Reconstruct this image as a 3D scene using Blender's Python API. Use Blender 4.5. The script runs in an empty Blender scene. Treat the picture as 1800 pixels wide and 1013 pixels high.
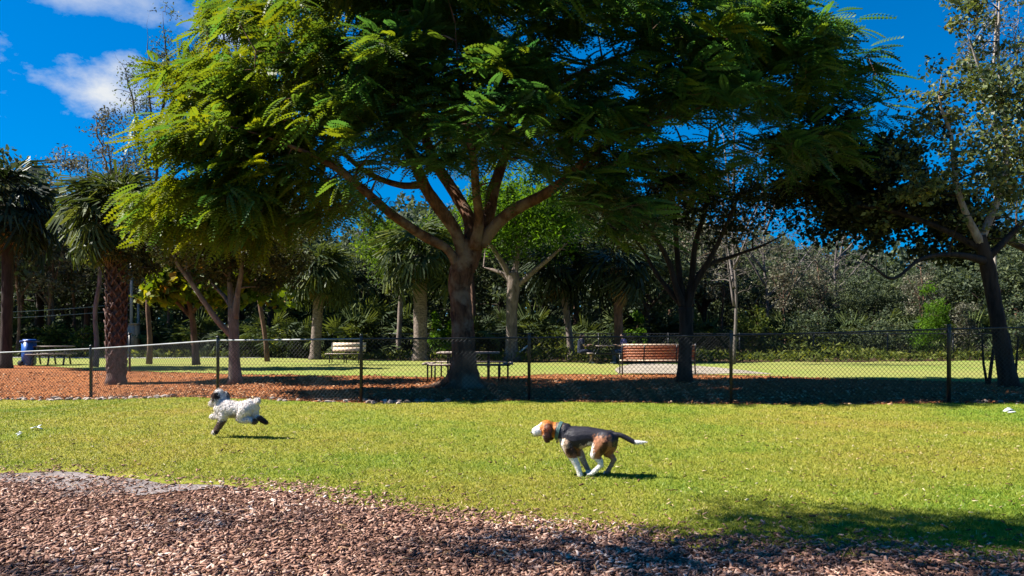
import bpy, math, random
import numpy as np
from mathutils import Vector
rs = np.random.RandomState(7)
random.seed(7)
R = math.radians
F, HC = 1300.0, 1.3            # focal length in photo pixels, eye height
PX0, HY = 900.0, 585.0         # centre column, horizon row of the photo

# ------------------------------------------------------------------ camera, sky, sun, exposure
sc = bpy.context.scene
col = sc.collection
cam_d = bpy.data.cameras.new('camera'); cam = bpy.data.objects.new('camera', cam_d); col.objects.link(cam)
sc.camera = cam
cam.location = (0, 0, HC); cam.rotation_euler = (R(90), 0, 0)
cam_d.sensor_width = 36.0; cam_d.lens = 36.0 * F / 1800.0
cam_d.shift_y = (HY - 506.5) / 1800.0
cam_d.clip_start = 0.1; cam_d.clip_end = 2000

SUN_DIR = Vector((0.69, -0.035, -0.72)).normalized()      # direction the light travels
sun_d = bpy.data.lights.new('sun', 'SUN'); sun = bpy.data.objects.new('sun', sun_d); col.objects.link(sun)
sun_d.energy = 5.0; sun_d.angle = R(0.5); sun_d.color = (1.0, 0.95, 0.86)
sun.rotation_euler = SUN_DIR.to_track_quat('-Z', 'Y').to_euler()
elev = math.asin(-SUN_DIR.z); azim = math.atan2(-SUN_DIR.x, -SUN_DIR.y)   # compass angle from +Y

w = bpy.data.worlds.new('World'); sc.world = w; w.use_nodes = True
nt = w.node_tree; nt.nodes.clear(); N = nt.nodes.new; L = nt.links.new
sky = N('ShaderNodeTexSky'); sky.sky_type = 'NISHITA'; sky.sun_disc = False
sky.sun_elevation = elev; sky.sun_rotation = azim; sky.air_density = 1.0; sky.dust_density = 0.3; sky.ozone_density = 3.0
hs = N('ShaderNodeHueSaturation'); hs.inputs['Saturation'].default_value = 1.42; hs.inputs['Value'].default_value = 1.0
gr = N('ShaderNodeMix'); gr.data_type = 'RGBA'; gr.blend_type = 'MULTIPLY'; gr.inputs[0].default_value = 1.0; gr.inputs[7].default_value = (0.44, 0.80, 1.40, 1)   # the photograph's saturated colour grade
gm = N('ShaderNodeGamma'); gm.inputs[1].default_value = 0.7
L(sky.outputs[0], gr.inputs[6]); L(gr.outputs[2], gm.inputs[0]); L(gm.outputs[0], hs.inputs['Color'])
tc = N('ShaderNodeTexCoord')
def vmath(op, a, b=None):
    n = N('ShaderNodeVectorMath'); n.operation = op
    L(a, n.inputs[0]) if hasattr(a, 'links') else setattr(n.inputs[0], 'default_value', a)
    if b is not None:
        L(b, n.inputs[1]) if hasattr(b, 'links') else setattr(n.inputs[1], 'default_value', b)
    return n
def smath(op, a, b=0.0, clamp=False):
    n = N('ShaderNodeMath'); n.operation = op; n.use_clamp = clamp
    for i, v in ((0, a), (1, b)):
        if hasattr(v, 'links'): L(v, n.inputs[i])
        else: n.inputs[i].default_value = v
    return n.outputs[0]
cn = N('ShaderNodeTexNoise'); cn.inputs['Scale'].default_value = 9.0; cn.inputs['Detail'].default_value = 9.0; cn.inputs['Roughness'].default_value = 0.62
cm = N('ShaderNodeMapping'); cm.inputs['Scale'].default_value = (1, 1, 1.7)
L(tc.outputs['Generated'], cm.inputs[0]); L(cm.outputs[0], cn.inputs['Vector'])
def cloud(px, py, rx, ry, amount=1.0):
    d = Vector(((px - PX0) / F, 1.0, (HY - py) / F)).normalized()
    s = vmath('SUBTRACT', tc.outputs['Generated'], tuple(d))
    m = vmath('MULTIPLY', s.outputs[0], (1 / rx, 1 / rx, 1 / ry))
    ln = vmath('LENGTH', m.outputs[0])
    v = smath('SUBTRACT', 1.0, ln.outputs['Value'])
    v = smath('MULTIPLY', v, 0.9)
    nz = smath('SUBTRACT', cn.outputs['Fac'], 0.50); nz = smath('MULTIPLY', nz, 3.8)
    v = smath('ADD', v, nz)
    return smath('MULTIPLY', smath('MULTIPLY', v, 0.9, True), amount, True)
cl = None
for c in ((175, 155, 0.062, 0.034, 1.0), (100, 148, 0.045, 0.018, .9), (205, 118, .032, .026, .9), (110, -14, 0.15, 0.022, .6), (240, 14, .06, .012, .35), (430, 60, .03, .03, .8),
          (-500, 60, .2, .08, .9), (-900, 300, .2, .05, .8), (2500, 200, .25, .06, .8), (3300, 330, .3, .06, .8), (700, -900, .2, .12, .8)):
    k = cloud(*c)
    cl = k if cl is None else smath('MAXIMUM', cl, k)
mx = N('ShaderNodeMix'); mx.data_type = 'RGBA'; L(cl, mx.inputs[0]); L(hs.outputs[0], mx.inputs[6]); mx.inputs[7].default_value = (4.5, 4.7, 4.9, 1)
bg = N('ShaderNodeBackground'); bg.inputs['Strength'].default_value = 0.06; L(mx.outputs[2], bg.inputs[0])
wo = N('ShaderNodeOutputWorld'); L(bg.outputs[0], wo.inputs[0])
sc.view_settings.view_transform = 'Standard'; sc.view_settings.look = 'None'
sc.view_settings.exposure = 1.6; sc.view_settings.gamma = 1.0; sc.view_settings.use_curve_mapping = False
sc.render.engine = 'CYCLES'
sc.cycles.max_bounces = 6; sc.cycles.transmission_bounces = 4; sc.cycles.transparent_max_bounces = 4

# ------------------------------------------------------------------ helpers
def sstep(a, b, v):
    t = np.clip((np.asarray(v, float) - a) / (b - a), 0, 1); return t * t * (3 - 2 * t)
def ground_z(x, y):
    """the lawn falls a little towards the left end of the near fence"""
    return -0.28 * sstep(-5.5, -11.0, x) * sstep(9.0, 15.5, y) * (1 - sstep(18.0, 24.0, y))
def at(px, py, Y):
    return np.array([(px - PX0) / F * Y, Y, HC + (HY - py) / F * Y])
def onground(px, py):
    Y = F * HC / (py - HY)
    for _ in range(30):
        z = float(ground_z((px - PX0) / F * Y, Y)); Y = F * (HC - z) / (py - HY)
    return np.array([(px - PX0) / F * Y, Y, z])

def tag(o, label=None, cat=None, group=None, kind=None):
    for k, v in (('label', label), ('category', cat), ('group', group), ('kind', kind)):
        if v: o[k] = v
    return o
def empty(name, loc, label, cat, group=None):
    o = bpy.data.objects.new(name, None); o.location = tuple(float(v) for v in loc); col.objects.link(o)
    o.empty_display_size = 0.2
    return tag(o, label, cat, group)

class MB:
    def __init__(s): s.v = []; s.q = []; s.t = []; s.r = []; s.n = 0
    def add(s, v, q=None, t=None, r=0.5):
        v = np.asarray(v, float).reshape(-1, 3)
        if q is not None and len(q): s.q.append(np.asarray(q, int).reshape(-1, 4) + s.n)
        if t is not None and len(t): s.t.append(np.asarray(t, int).reshape(-1, 3) + s.n)
        s.r.append(np.broadcast_to(np.asarray(r, float), (len(v),)) if np.ndim(r) == 0 else np.asarray(r, float))
        s.v.append(v); s.n += len(v)
        return s
    def build(s, name, mat, parent=None, origin=(0, 0, 0), smooth=False):
        v = np.concatenate(s.v) - np.asarray(origin, float)
        q = np.concatenate(s.q) if s.q else np.zeros((0, 4), int)
        t = np.concatenate(s.t) if s.t else np.zeros((0, 3), int)
        me = bpy.data.meshes.new(name)
        me.vertices.add(len(v)); me.vertices.foreach_set('co', v.ravel().astype(np.float32))
        li = np.concatenate([q.ravel(), t.ravel()]).astype(np.int32)
        me.loops.add(len(li)); me.loops.foreach_set('vertex_index', li)
        st = np.concatenate([np.arange(len(q)) * 4, len(q) * 4 + np.arange(len(t)) * 3]).astype(np.int32)
        me.polygons.add(len(st)); me.polygons.foreach_set('loop_start', st)
        me.update(calc_edges=True)
        if smooth: me.polygons.foreach_set('use_smooth', np.ones(len(st), bool))
        a = me.attributes.new('rnd', 'FLOAT', 'POINT'); a.data.foreach_set('value', np.concatenate(s.r).astype(np.float32))
        me.materials.append(mat)
        o = bpy.data.objects.new(name, me); col.objects.link(o)
        if parent is not None: o.parent = parent
        return o

def box(mb, c, size, rz=0.0, rx=0.0, ry=0.0, taper=1.0, r=0.5):
    x, y, z = [d / 2 for d in size]
    v = np.array([[sx * x * (taper if sz > 0 else 1), sy * y * (taper if sz > 0 else 1), sz * z] for sz in (-1, 1) for sy in (-1, 1) for sx in (-1, 1)])
    for ax, a in ((0, rx), (1, ry), (2, rz)):
        if a:
            ca, sa = math.cos(a), math.sin(a); i, j = [(1, 2), (2, 0), (0, 1)][ax]
            vi, vj = v[:, i].copy(), v[:, j].copy(); v[:, i] = ca * vi - sa * vj; v[:, j] = sa * vi + ca * vj
    mb.add(v + np.asarray(c), [[0, 2, 3, 1], [4, 5, 7, 6], [0, 1, 5, 4], [2, 6, 7, 3], [0, 4, 6, 2], [1, 3, 7, 5]], r=r)
    return mb
def tube(mb, pts, rad, k=8, cap=True, r=0.5, jitter=0.0):
    pts = np.asarray(pts, float); n = len(pts); rad = np.broadcast_to(np.asarray(rad, float), (n,))
    tg = np.gradient(pts, axis=0); tg /= np.linalg.norm(tg, axis=1, keepdims=True) + 1e-9
    u = np.array([0.13, 1.0, 0.07]) if abs(tg[0][1]) < 0.8 else np.array([1.0, 0.1, 0.2])
    V = []; a = np.arange(k) * 2 * math.pi / k
    for i in range(n):
        u = u - tg[i] * np.dot(u, tg[i]); u /= np.linalg.norm(u) + 1e-9; b = np.cross(tg[i], u)
        rr = rad[i] * (1 + (rs.uniform(-jitter, jitter, k) if jitter else 0))
        V.append(pts[i] + (np.cos(a) * rr)[:, None] * u + (np.sin(a) * rr)[:, None] * b)
    V = np.concatenate(V); q = []
    i0 = np.arange(n - 1)[:, None] * k + np.arange(k)[None]; i1 = np.arange(n - 1)[:, None] * k + (np.arange(k)[None] + 1) % k
    q = np.stack([i0, i1, i1 + k, i0 + k], -1).reshape(-1, 4); t = None
    if cap:
        V = np.concatenate([V, pts[:1], pts[-1:]]); c0, c1 = n * k, n * k + 1
        t = [[c0, (j + 1) % k, j] for j in range(k)] + [[c1, (n - 1) * k + j, (n - 1) * k + (j + 1) % k] for j in range(k)]
    mb.add(V, q, t, r=r); return mb
def smooth_path(P, n=None):
    """Catmull-Rom through rows of [x,y,z,r...]"""
    P = np.asarray(P, float); n = n or 5; out = []
    Q = np.vstack([2 * P[0] - P[1], P, 2 * P[-1] - P[-2]])
    for i in range(1, len(Q) - 2):
        for t in np.linspace(0, 1, n, endpoint=False):
            a, b, c, d = Q[i - 1], Q[i], Q[i + 1], Q[i + 2]
            out.append(0.5 * ((2 * b) + (c - a) * t + (2 * a - 5 * b + 4 * c - d) * t ** 2 + (3 * b - a - 3 * c + d) * t ** 3))
    out.append(P[-1]); return np.array(out)

# ------------------------------------------------------------------ materials
def new_mat(name):
    m = bpy.data.materials.new(name); m.use_nodes = True; t = m.node_tree
    return m, t, t.nodes['Principled BSDF']
def ramp(t, fac, stops):
    n = t.nodes.new('ShaderNodeValToRGB'); e = n.color_ramp.elements
    while len(e) < len(stops): e.new(0.5)
    for i, (p, c) in enumerate(stops): e[i].position = p; e[i].color = (*c, 1)
    t.links.new(fac, n.inputs[0]); return n.outputs[0]
def noise(t, scale, detail=4, rough=0.55, vec=None, dim='Object', dist=0.0):
    n = t.nodes.new('ShaderNodeTexNoise'); n.inputs['Scale'].default_value = scale; n.inputs['Detail'].default_value = detail; n.inputs['Roughness'].default_value = rough
    n.inputs['Distortion'].default_value = dist
    c = t.nodes.new('ShaderNodeTexCoord')
    t.links.new(vec if vec is not None else c.outputs[dim], n.inputs['Vector']); return n.outputs['Fac']
def mixc(t, f, a, b, mode='MIX'):
    n = t.nodes.new('ShaderNodeMix'); n.data_type = 'RGBA'; n.blend_type = mode
    for i, v in ((0, f), (6, a), (7, b)):
        if hasattr(v, 'links'): t.links.new(v, n.inputs[i])
        else: n.inputs[i].default_value = v if i == 0 else (*v, 1)
    return n.outputs[2]
def attr(t, name='rnd'):
    n = t.nodes.new('ShaderNodeAttribute'); n.attribute_name = name; return n.outputs['Fac'] if name == 'rnd' else n.outputs['Color']
def bump(t, bs, h, strength=0.5, dist=0.02):
    b = t.nodes.new('ShaderNodeBump'); b.inputs['Strength'].default_value = strength; b.inputs['Distance'].default_value = dist
    t.links.new(h, b.inputs['Height']); t.links.new(b.outputs[0], bs.inputs['Normal'])
def scaled(t, s):
    c = t.nodes.new('ShaderNodeTexCoord'); m = t.nodes.new('ShaderNodeMapping'); m.inputs['Scale'].default_value = s
    t.links.new(c.outputs['Object'], m.inputs[0]); return m.outputs[0]

def leaf_mat(name, stops, trans=0.45, rough=0.45, spec=0.4, tint=(1.35, 1.25, 0.5)):
    m, t, bs = new_mat(name)
    c = ramp(t, attr(t), stops)
    nz = noise(t, 0.6, 3)
    c = mixc(t, 1.0, c, ramp(t, nz, [(0.3, (0.65, 0.7, 0.7)), (0.7, (1.25, 1.2, 1.1))]), 'MULTIPLY')
    t.links.new(c, bs.inputs['Base Color']); bs.inputs['Roughness'].default_value = min(.8, rough + .15); bs.inputs['Specular IOR Level'].default_value = spec * .45
    tr = t.nodes.new('ShaderNodeBsdfTranslucent'); t.links.new(mixc(t, 1.0, c, tint, 'MULTIPLY'), tr.inputs[0])
    ms = t.nodes.new('ShaderNodeMixShader'); ms.inputs[0].default_value = trans
    t.links.new(bs.outputs[0], ms.inputs[1]); t.links.new(tr.outputs[0], ms.inputs[2])
    t.links.new(ms.outputs[0], t.nodes['Material Output'].inputs[0]); return m
def bark_mat(name, a, b, c=None, scale=6.0, stretch=0.25, rough=0.9, strength=0.7):
    m, t, bs = new_mat(name)
    v = scaled(t, (1, 1, stretch))
    n1 = noise(t, scale, 6, 0.65, vec=v, dist=0.6)
    cc = ramp(t, n1, [(0.32, a), (0.62, b)])
    if c:
        n2 = noise(t, 1.6, 4, 0.6)
        cc = mixc(t, ramp(t, n2, [(0.5, (0, 0, 0)), (0.62, (1, 1, 1))]), cc, c)
    t.links.new(cc, bs.inputs['Base Color']); bs.inputs['Roughness'].default_value = rough; bs.inputs['Specular IOR Level'].default_value = 0.2
    bump(t, bs, noise(t, scale * 3, 6, 0.7, vec=v, dist=0.4), strength, 0.03); return m
def plain(name, c, rough=0.6, metal=0.0, var=0.12, scale=8.0, spec=0.4):
    m, t, bs = new_mat(name)
    n = noise(t, scale, 5, 0.6)
    t.links.new(mixc(t, 1.0, c, ramp(t, n, [(0.3, (1 - var,) * 3), (0.7, (1 + var,) * 3)]), 'MULTIPLY'), bs.inputs['Base Color'])
    bs.inputs['Roughness'].default_value = rough; bs.inputs['Metallic'].default_value = metal; bs.inputs['Specular IOR Level'].default_value = spec
    bump(t, bs, noise(t, scale * 8, 3), 0.15, 0.004); return m

def ground_mat(name, stops, fine, patch=None, patch_scale=0.35, strength=0.6, fine2=None):
    m, t, bs = new_mat(name)
    c = ramp(t, noise(t, fine, 6, 0.7), stops)
    if patch: c = mixc(t, 1.0, c, ramp(t, noise(t, patch_scale, 4, 0.6), patch), 'MULTIPLY')
    if fine2: c = mixc(t, 1.0, c, ramp(t, noise(t, fine2[0], 3, 0.7), fine2[1]), 'MULTIPLY')
    t.links.new(c, bs.inputs['Base Color']); bs.inputs['Roughness'].default_value = 0.95; bs.inputs['Specular IOR Level'].default_value = 0.1
    bump(t, bs, noise(t, fine, 6, 0.75), strength, 0.03); return m

M = {}
M['soil'] = ground_mat('woodland_soil', [(0.3, (0.03, 0.022, 0.014)), (0.7, (0.10, 0.065, 0.04))], 9, [(0.35, (0.7, 0.75, 0.6)), (0.7, (1.1, 1.0, 0.9))])
M['lawn'] = ground_mat('lawn_turf', [(0.25, (0.11, 0.12, 0.012)), (0.55, (0.23, 0.23, 0.032)), (0.8, (0.31, 0.29, 0.055))], 26,
                       [(0.32, (0.72, 0.95, 0.7)), (0.5, (1.0, 1.0, 1.0)), (0.72, (1.2, 1.0, 1.15))], 0.30, 0.8, (3.0, [(0.3, (0.85, 0.9, 0.8)), (0.7, (1.12, 1.06, 1.1))]))
M['far_lawn'] = ground_mat('far_lawn_turf', [(0.25, (0.13, 0.145, 0.035)), (0.55, (0.215, 0.222, 0.06)), (0.8, (0.30, 0.275, 0.11))], 8,
                           [(0.32, (0.8, 1.0, 0.7)), (0.72, (1.15, 1.0, 1.1))], 0.2, 0.5)
M['mulch'] = ground_mat('brown_mulch', [(0.3, (0.045, 0.024, 0.017)), (0.5, (0.14, 0.07, 0.045)), (0.72, (0.30, 0.18, 0.13))], 30,
                        [(0.3, (0.75, 0.75, 0.8)), (0.7, (1.15, 1.1, 1.05))], 0.9, 1.0)
M['bed'] = ground_mat('orange_mulch', [(0.3, (0.13, 0.040, 0.012)), (0.5, (0.26, 0.092, 0.030)), (0.72, (0.38, 0.175, 0.07))], 14,
                      [(0.3, (0.75, 0.7, 0.75)), (0.7, (1.12, 1.1, 1.05))], 0.5, 0.9)
M['sand'] = ground_mat('pale_sand', [(0.3, (0.24, 0.20, 0.155)), (0.7, (0.36, 0.31, 0.25))], 10, [(0.4, (0.75, 0.75, 0.75)), (0.6, (1, 1, 1))], 0.8)
M['concrete'] = ground_mat('path_concrete', [(0.3, (0.30, 0.30, 0.29)), (0.7, (0.40, 0.40, 0.38))], 6)

M['dust'] = ground_mat('grey_dust', [(0.3, (0.15, 0.125, 0.12)), (0.7, (0.30, 0.265, 0.255))], 14, [(0.35, (0.75, 0.72, 0.72)), (0.65, (1.1, 1.08, 1.08))], 1.2, .8)
def rnd_mat(name, stops, rough=0.8, trans=0.0, spec=0.2):
    m, t, bs = new_mat(name)
    c = ramp(t, attr(t), stops)
    c = mixc(t, 1.0, c, ramp(t, noise(t, 40, 3), [(0.3, (0.8,) * 3), (0.7, (1.15,) * 3)]), 'MULTIPLY')
    t.links.new(c, bs.inputs['Base Color']); bs.inputs['Roughness'].default_value = rough; bs.inputs['Specular IOR Level'].default_value = spec
    return m
def grass_mat():
    m, t, bs = new_mat('grass_blades')
    c = ramp(t, attr(t), [(0.0, (0.11, 0.14, 0.010)), (0.45, (0.24, 0.255, 0.026)), (0.8, (0.34, 0.32, 0.055)), (1.0, (0.50, 0.42, 0.20))])
    c = mixc(t, 1.0, c, ramp(t, noise(t, 0.30, 4, 0.6), [(0.34, (0.58, 0.92, 0.5)), (0.5, (0.95, 1.0, 0.9)), (0.62, (1.12, 0.98, 1.2)), (0.74, (1.2, .92, 1.7))]), 'MULTIPLY')
    c = mixc(t, 1.0, c, ramp(t, noise(t, 2.4, 3, 0.6), [(0.3, (0.74, 0.82, 0.7)), (0.7, (1.16, 1.06, 1.15))]), 'MULTIPLY')
    t.links.new(c, bs.inputs['Base Color']); bs.inputs['Roughness'].default_value = 0.6; bs.inputs['Specular IOR Level'].default_value = 0.25
    tr = t.nodes.new('ShaderNodeBsdfTranslucent'); t.links.new(c, tr.inputs[0])
    ms = t.nodes.new('ShaderNodeMixShader'); ms.inputs[0].default_value = 0.35
    t.links.new(bs.outputs[0], ms.inputs[1]); t.links.new(tr.outputs[0], ms.inputs[2]); t.links.new(ms.outputs[0], t.nodes['Material Output'].inputs[0])
    return m
M['grass'] = grass_mat()
M['debris'] = rnd_mat('mulch_debris', [(0.0, (0.05, 0.03, 0.02)), (0.5, (0.30, 0.17, 0.08)), (1.0, (0.5, 0.38, 0.24))])
M['chips'] = rnd_mat('bark_chips', [(0.0, (0.07, 0.036, 0.026)), (0.35, (0.19, 0.094, 0.064)), (0.7, (0.34, 0.19, 0.135)), (0.92, (0.50, 0.34, 0.26)), (1.0, (0.66, 0.54, 0.46))])
M['bed_chips'] = rnd_mat('orange_chips', [(0.0, (0.08, 0.024, 0.010)), (0.4, (0.24, 0.088, 0.030)), (0.8, (0.40, 0.175, 0.07)), (1.0, (0.6, 0.4, 0.25))])
M['dead_leaf'] = rnd_mat('dead_leaves', [(0.0, (0.03, 0.016, 0.010)), (0.62, (0.13, 0.065, 0.03)), (0.75, (0.36, 0.25, 0.11)), (1.0, (0.50, 0.43, 0.26))])
M['rock'] = rnd_mat('limestone', [(0.0, (0.14, 0.10, 0.085)), (1.0, (0.44, 0.36, 0.31))])
M['royal'] = leaf_mat('feathery_leaf', [(0.0, (0.022, 0.085, 0.042)), (0.35, (0.058, 0.145, 0.040)), (0.62, (0.105, 0.150, 0.014)), (0.88, (0.15, 0.165, 0.006)), (1.0, (0.26, 0.28, 0.010))], 0.50, 0.35, 0.8)
M['bark_royal'] = bark_mat('reddish_bark', (0.028, 0.014, 0.010), (0.17, 0.080, 0.045), (0.22, 0.15, 0.105), 9, 0.3, .9, 1.0)
M['bark_dark'] = bark_mat('dark_bark', (0.012, 0.009, 0.008), (0.05, 0.036, 0.028), None, 7, 0.2)
M['bark_grey'] = bark_mat('grey_bark', (0.07, 0.052, 0.045), (0.22, 0.175, 0.15), None, 8, 0.3)
M['bark_pale'] = bark_mat('pale_bark', (0.16, 0.13, 0.11), (0.36, 0.31, 0.27), None, 8, 0.3)
M['bark_brown'] = bark_mat('brown_bark', (0.04, 0.022, 0.015), (0.16, 0.09, 0.06), None, 7, 0.3)
M['boot'] = bark_mat('leaf_boots', (0.035, 0.018, 0.015), (0.17, 0.10, 0.085), None, 12, 0.4)
M['palm_bark'] = bark_mat('ringed_palm_bark', (0.05, 0.036, 0.030), (0.25, 0.195, 0.165), None, 9, 2.0, .9, 1.0)
M['oval'] = leaf_mat('grey_green_leaf', [(0.0, (0.022, 0.040, 0.016)), (0.45, (0.085, 0.115, 0.042)), (0.85, (0.20, 0.235, 0.11)), (0.95, (0.18, 0.18, 0.03)), (1.0, (0.24, 0.17, 0.04))], 0.34, 0.30, 0.6)
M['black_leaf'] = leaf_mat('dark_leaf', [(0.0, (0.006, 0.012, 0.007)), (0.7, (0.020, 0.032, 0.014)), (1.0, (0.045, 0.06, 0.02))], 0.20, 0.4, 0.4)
M['grey_leaf'] = leaf_mat('silver_grey_leaf', [(0.0, (0.045, 0.046, 0.034)), (0.6, (0.13, 0.125, 0.09)), (1.0, (0.24, 0.22, 0.16))], 0.25, 0.5, 0.4, (1.1, 1.1, 0.8))
M['olive_leaf'] = leaf_mat('olive_grey_leaf', [(0.0, (0.022, 0.030, 0.014)), (0.6, (0.065, 0.072, 0.030)), (1.0, (0.15, 0.15, 0.08))], 0.3, 0.5, 0.4, (1.2, 1.2, 0.6))
M['yellow_leaf'] = leaf_mat('yellowing_round_leaf', [(0.0, (0.05, 0.09, 0.008)), (0.5, (0.12, 0.17, 0.012)), (0.85, (0.26, 0.24, 0.015)), (1.0, (0.30, 0.14, 0.02))], 0.5, 0.35, 0.5)
M['wood_leaf'] = leaf_mat('woodland_leaf', [(0.0, (0.024, 0.038, 0.026)), (0.5, (0.066, 0.088, 0.050)), (1.0, (0.14, 0.165, 0.08))], 0.36, 0.5, 0.35, (1.2, 1.2, 0.7))
M['shrub_leaf'] = leaf_mat('shrub_leaf', [(0.0, (0.028, 0.045, 0.010)), (0.6, (0.095, 0.125, 0.024)), (1.0, (0.19, 0.20, 0.05))], 0.4, 0.5, 0.3)
M['bright_leaf'] = leaf_mat('bright_shrub_leaf', [(0.0, (0.04, 0.09, 0.008)), (1.0, (0.11, 0.22, 0.015))], 0.5, 0.5, 0.3)
M['lime_leaf'] = leaf_mat('lime_leaf', [(0.0, (0.045, 0.10, 0.010)), (1.0, (0.13, 0.20, 0.02))], 0.5, 0.5, 0.3)
M['palm_leaf'] = leaf_mat('fan_leaf', [(0.0, (0.022, 0.040, 0.012)), (0.6, (0.065, 0.090, 0.026)), (1.0, (0.15, 0.175, 0.06))], 0.32, 0.4, 0.5)
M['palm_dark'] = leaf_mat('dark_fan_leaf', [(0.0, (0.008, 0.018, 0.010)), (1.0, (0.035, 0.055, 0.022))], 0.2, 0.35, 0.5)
M['palm_dead'] = leaf_mat('dead_fan_leaf', [(0.0, (0.10, 0.06, 0.03)), (1.0, (0.32, 0.22, 0.11))], 0.2, 0.7, 0.2)
M['twig'] = bark_mat('bare_twig', (0.06, 0.05, 0.045), (0.15, 0.13, 0.12))
M['wire'] = plain('black_wire', (0.030, 0.030, 0.032), 0.6, 0, .3, 1, .2)
M['fence'] = plain('black_vinyl', (0.012, 0.013, 0.015), 0.35, 0.0, 0.2, 5)
M['galv'] = plain('grey_rail_metal', (0.20, 0.21, 0.215), 0.55, 0.2, 0.45, 2)  # paler grey metal for the left bays' rails and the cables
M['black_metal'] = plain('black_metal', (0.015, 0.015, 0.017), 0.4)
M['slat_light'] = plain('light_wood_slat', (0.62, 0.47, 0.34), 0.6, 0, 0.15, 12)
M['slat_dark'] = plain('weathered_slat', (0.22, 0.17, 0.14), 0.6, 0, 0.2, 10)
M['slat_red'] = plain('red_brown_slat', (0.26, 0.085, 0.035), 0.6, 0, 0.35, 6)
M['blue'] = plain('blue_plastic', (0.015, 0.085, 0.34), 0.35, 0, 0.1, 6)
M['blue_dark'] = plain('dark_blue_plastic', (0.01, 0.03, 0.14), 0.35, 0, 0.1, 6)
M['rubber'] = plain('black_rubber', (0.01, 0.01, 0.01), 0.8)
M['pole'] = plain('grey_pole', (0.24, 0.22, 0.21), 0.8, 0, 0.2, 4)
M['tan'] = plain('tan_cabinet', (0.28, 0.20, 0.14), 0.7)
M['white_litter'] = plain('white_scrap', (0.7, 0.72, 0.74), 0.7)
M['skin'] = plain('skin', (0.42, 0.25, 0.18), 0.5, 0, 0.05)
M['hair'] = plain('dark_hair', (0.02, 0.014, 0.01), 0.5)
M['navy'] = plain('navy_cloth', (0.010, 0.014, 0.035), 0.9, 0, 0.2)
M['purple'] = plain('purple_cloth', (0.13, 0.11, 0.24), 0.9, 0, 0.2)
M['denim'] = plain('blue_denim', (0.05, 0.08, 0.15), 0.9, 0, 0.2)
M['shoe'] = plain('pale_shoe', (0.5, 0.48, 0.46), 0.6)

# ------------------------------------------------------------------ ground sheets
def sheet(name, xs, front, back, mat, off, ny=14, kind='structure', pow_=1.0):
    xs = np.asarray(xs, float); f = np.array([front(x) for x in xs]); b = np.array([back(x) for x in xs])
    t = np.linspace(0, 1, ny) ** pow_
    Y = f[:, None] + (b - f)[:, None] * t[None]; X = np.repeat(xs[:, None], ny, 1)
    V = np.stack([X, Y, ground_z(X, Y) + off], -1).reshape(-1, 3)
    i = np.arange(len(xs) - 1)[:, None] * ny + np.arange(ny - 1)[None]
    q = np.stack([i, i + ny, i + ny + 1, i + 1], -1).reshape(-1, 4)
    o = MB().add(V, q).build(name, mat, smooth=True); tag(o, kind=kind); return o
def curve(pts, wob=0.0, seed=0, fr=1.7):
    P = np.array(pts, float)
    def f(x):
        y = np.interp(x, P[:, 0], P[:, 1])
        if wob: y += wob * (math.sin(x * fr + seed) + 0.6 * math.sin(x * fr * 2.7 + seed * 2.1) + 0.4 * math.sin(x * fr * 6.1 + seed * .7))
        return y
    return f
def gx(px, py): g = onground(px, py); return (g[0], g[1])
near_edge = curve([(-30, 8.5), (-9, 7.4)] + [gx(*p) for p in ((0, 824), (150, 824), (300, 836), (450, 850), (600, 868), (750, 893), (900, 914), (1050, 928), (1200, 940), (1350, 953), (1500, 966), (1650, 977), (1800, 986))] + [(8, 2.9), (30, 1.0)], 0.06, 1, 2.9)
fence_px = [(-140, 700.5, 624), (160, 702, 612), (383, 700, 597), (635, 708, 594), (930, 704, 592), (1285, 711, 588), (1668, 709, 577), (2060, 708, 568)]
FP = []
for px, pb, pt in fence_px:
    g = onground(px, pb); FP.append((g[0], g[1], g[2], HC + (HY - pt) / F * g[1]))
lawn_back = curve([(-40, 17.6)] + [(p[0], p[1] - 0.12) for p in FP] + [(40, 13.2)], 0.05, 3, 1.3)
bed_back = curve([(-60, 30)] + [gx(*p) for p in ((-200, 640), (0, 642), (110, 644), (200, 652), (300, 655), (450, 657), (640, 662), (800, 663), (880, 661), (940, 658), (1080, 659), (1300, 659), (1440, 664), (1560, 669), (1680, 672), (1800, 674))] + [(40, 19)], 0.25, 5, 0.8)
far_back = curve([(-60, 38)] + [gx(*p) for p in ((-200, 628), (0, 630), (480, 630), (560, 632), (700, 633.5), (900, 638), (1250, 638.5), (1500, 637), (1640, 635), (1800, 635))] + [(60, 36)], 0.4, 2, 0.5)
xr = np.linspace(-30, 30, 241)
X = np.concatenate([np.linspace(-400, -32, 24), np.linspace(-30, 30, 61), np.linspace(32, 400, 24)])
Yg = np.concatenate([np.linspace(-60, 0, 12), np.linspace(1, 40, 60), np.linspace(44, 900, 40)])
XX, YY = np.meshgrid(X, Yg, indexing='ij')
i = np.arange(len(X) - 1)[:, None] * len(Yg) + np.arange(len(Yg) - 1)[None]
o = MB().add(np.stack([XX, YY, ground_z(XX, YY) - 0.03], -1), np.stack([i, i + len(Yg), i + len(Yg) + 1, i + 1], -1)).build('ground', M['soil'], smooth=True); tag(o, kind='structure')
sheet('near_mulch', xr, lambda x: -25.0, near_edge, M['mulch'], 0.0, 30, pow_=0.5)
sheet('lawn', xr, lambda x: near_edge(x) - 0.25, lawn_back, M['lawn'], 0.008, 40)
sheet('mulch_bed', np.linspace(-55, 40, 260), lambda x: lawn_back(x) - 0.2, bed_back, M['bed'], 0.0, 30)
sheet('far_lawn', np.linspace(-55, 55, 200), lambda x: bed_back(x) - 0.2, far_back, M['far_lawn'], 0.012, 16)
sx = np.linspace(gx(1080, 655)[0], gx(1335, 655)[0], 40)
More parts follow.
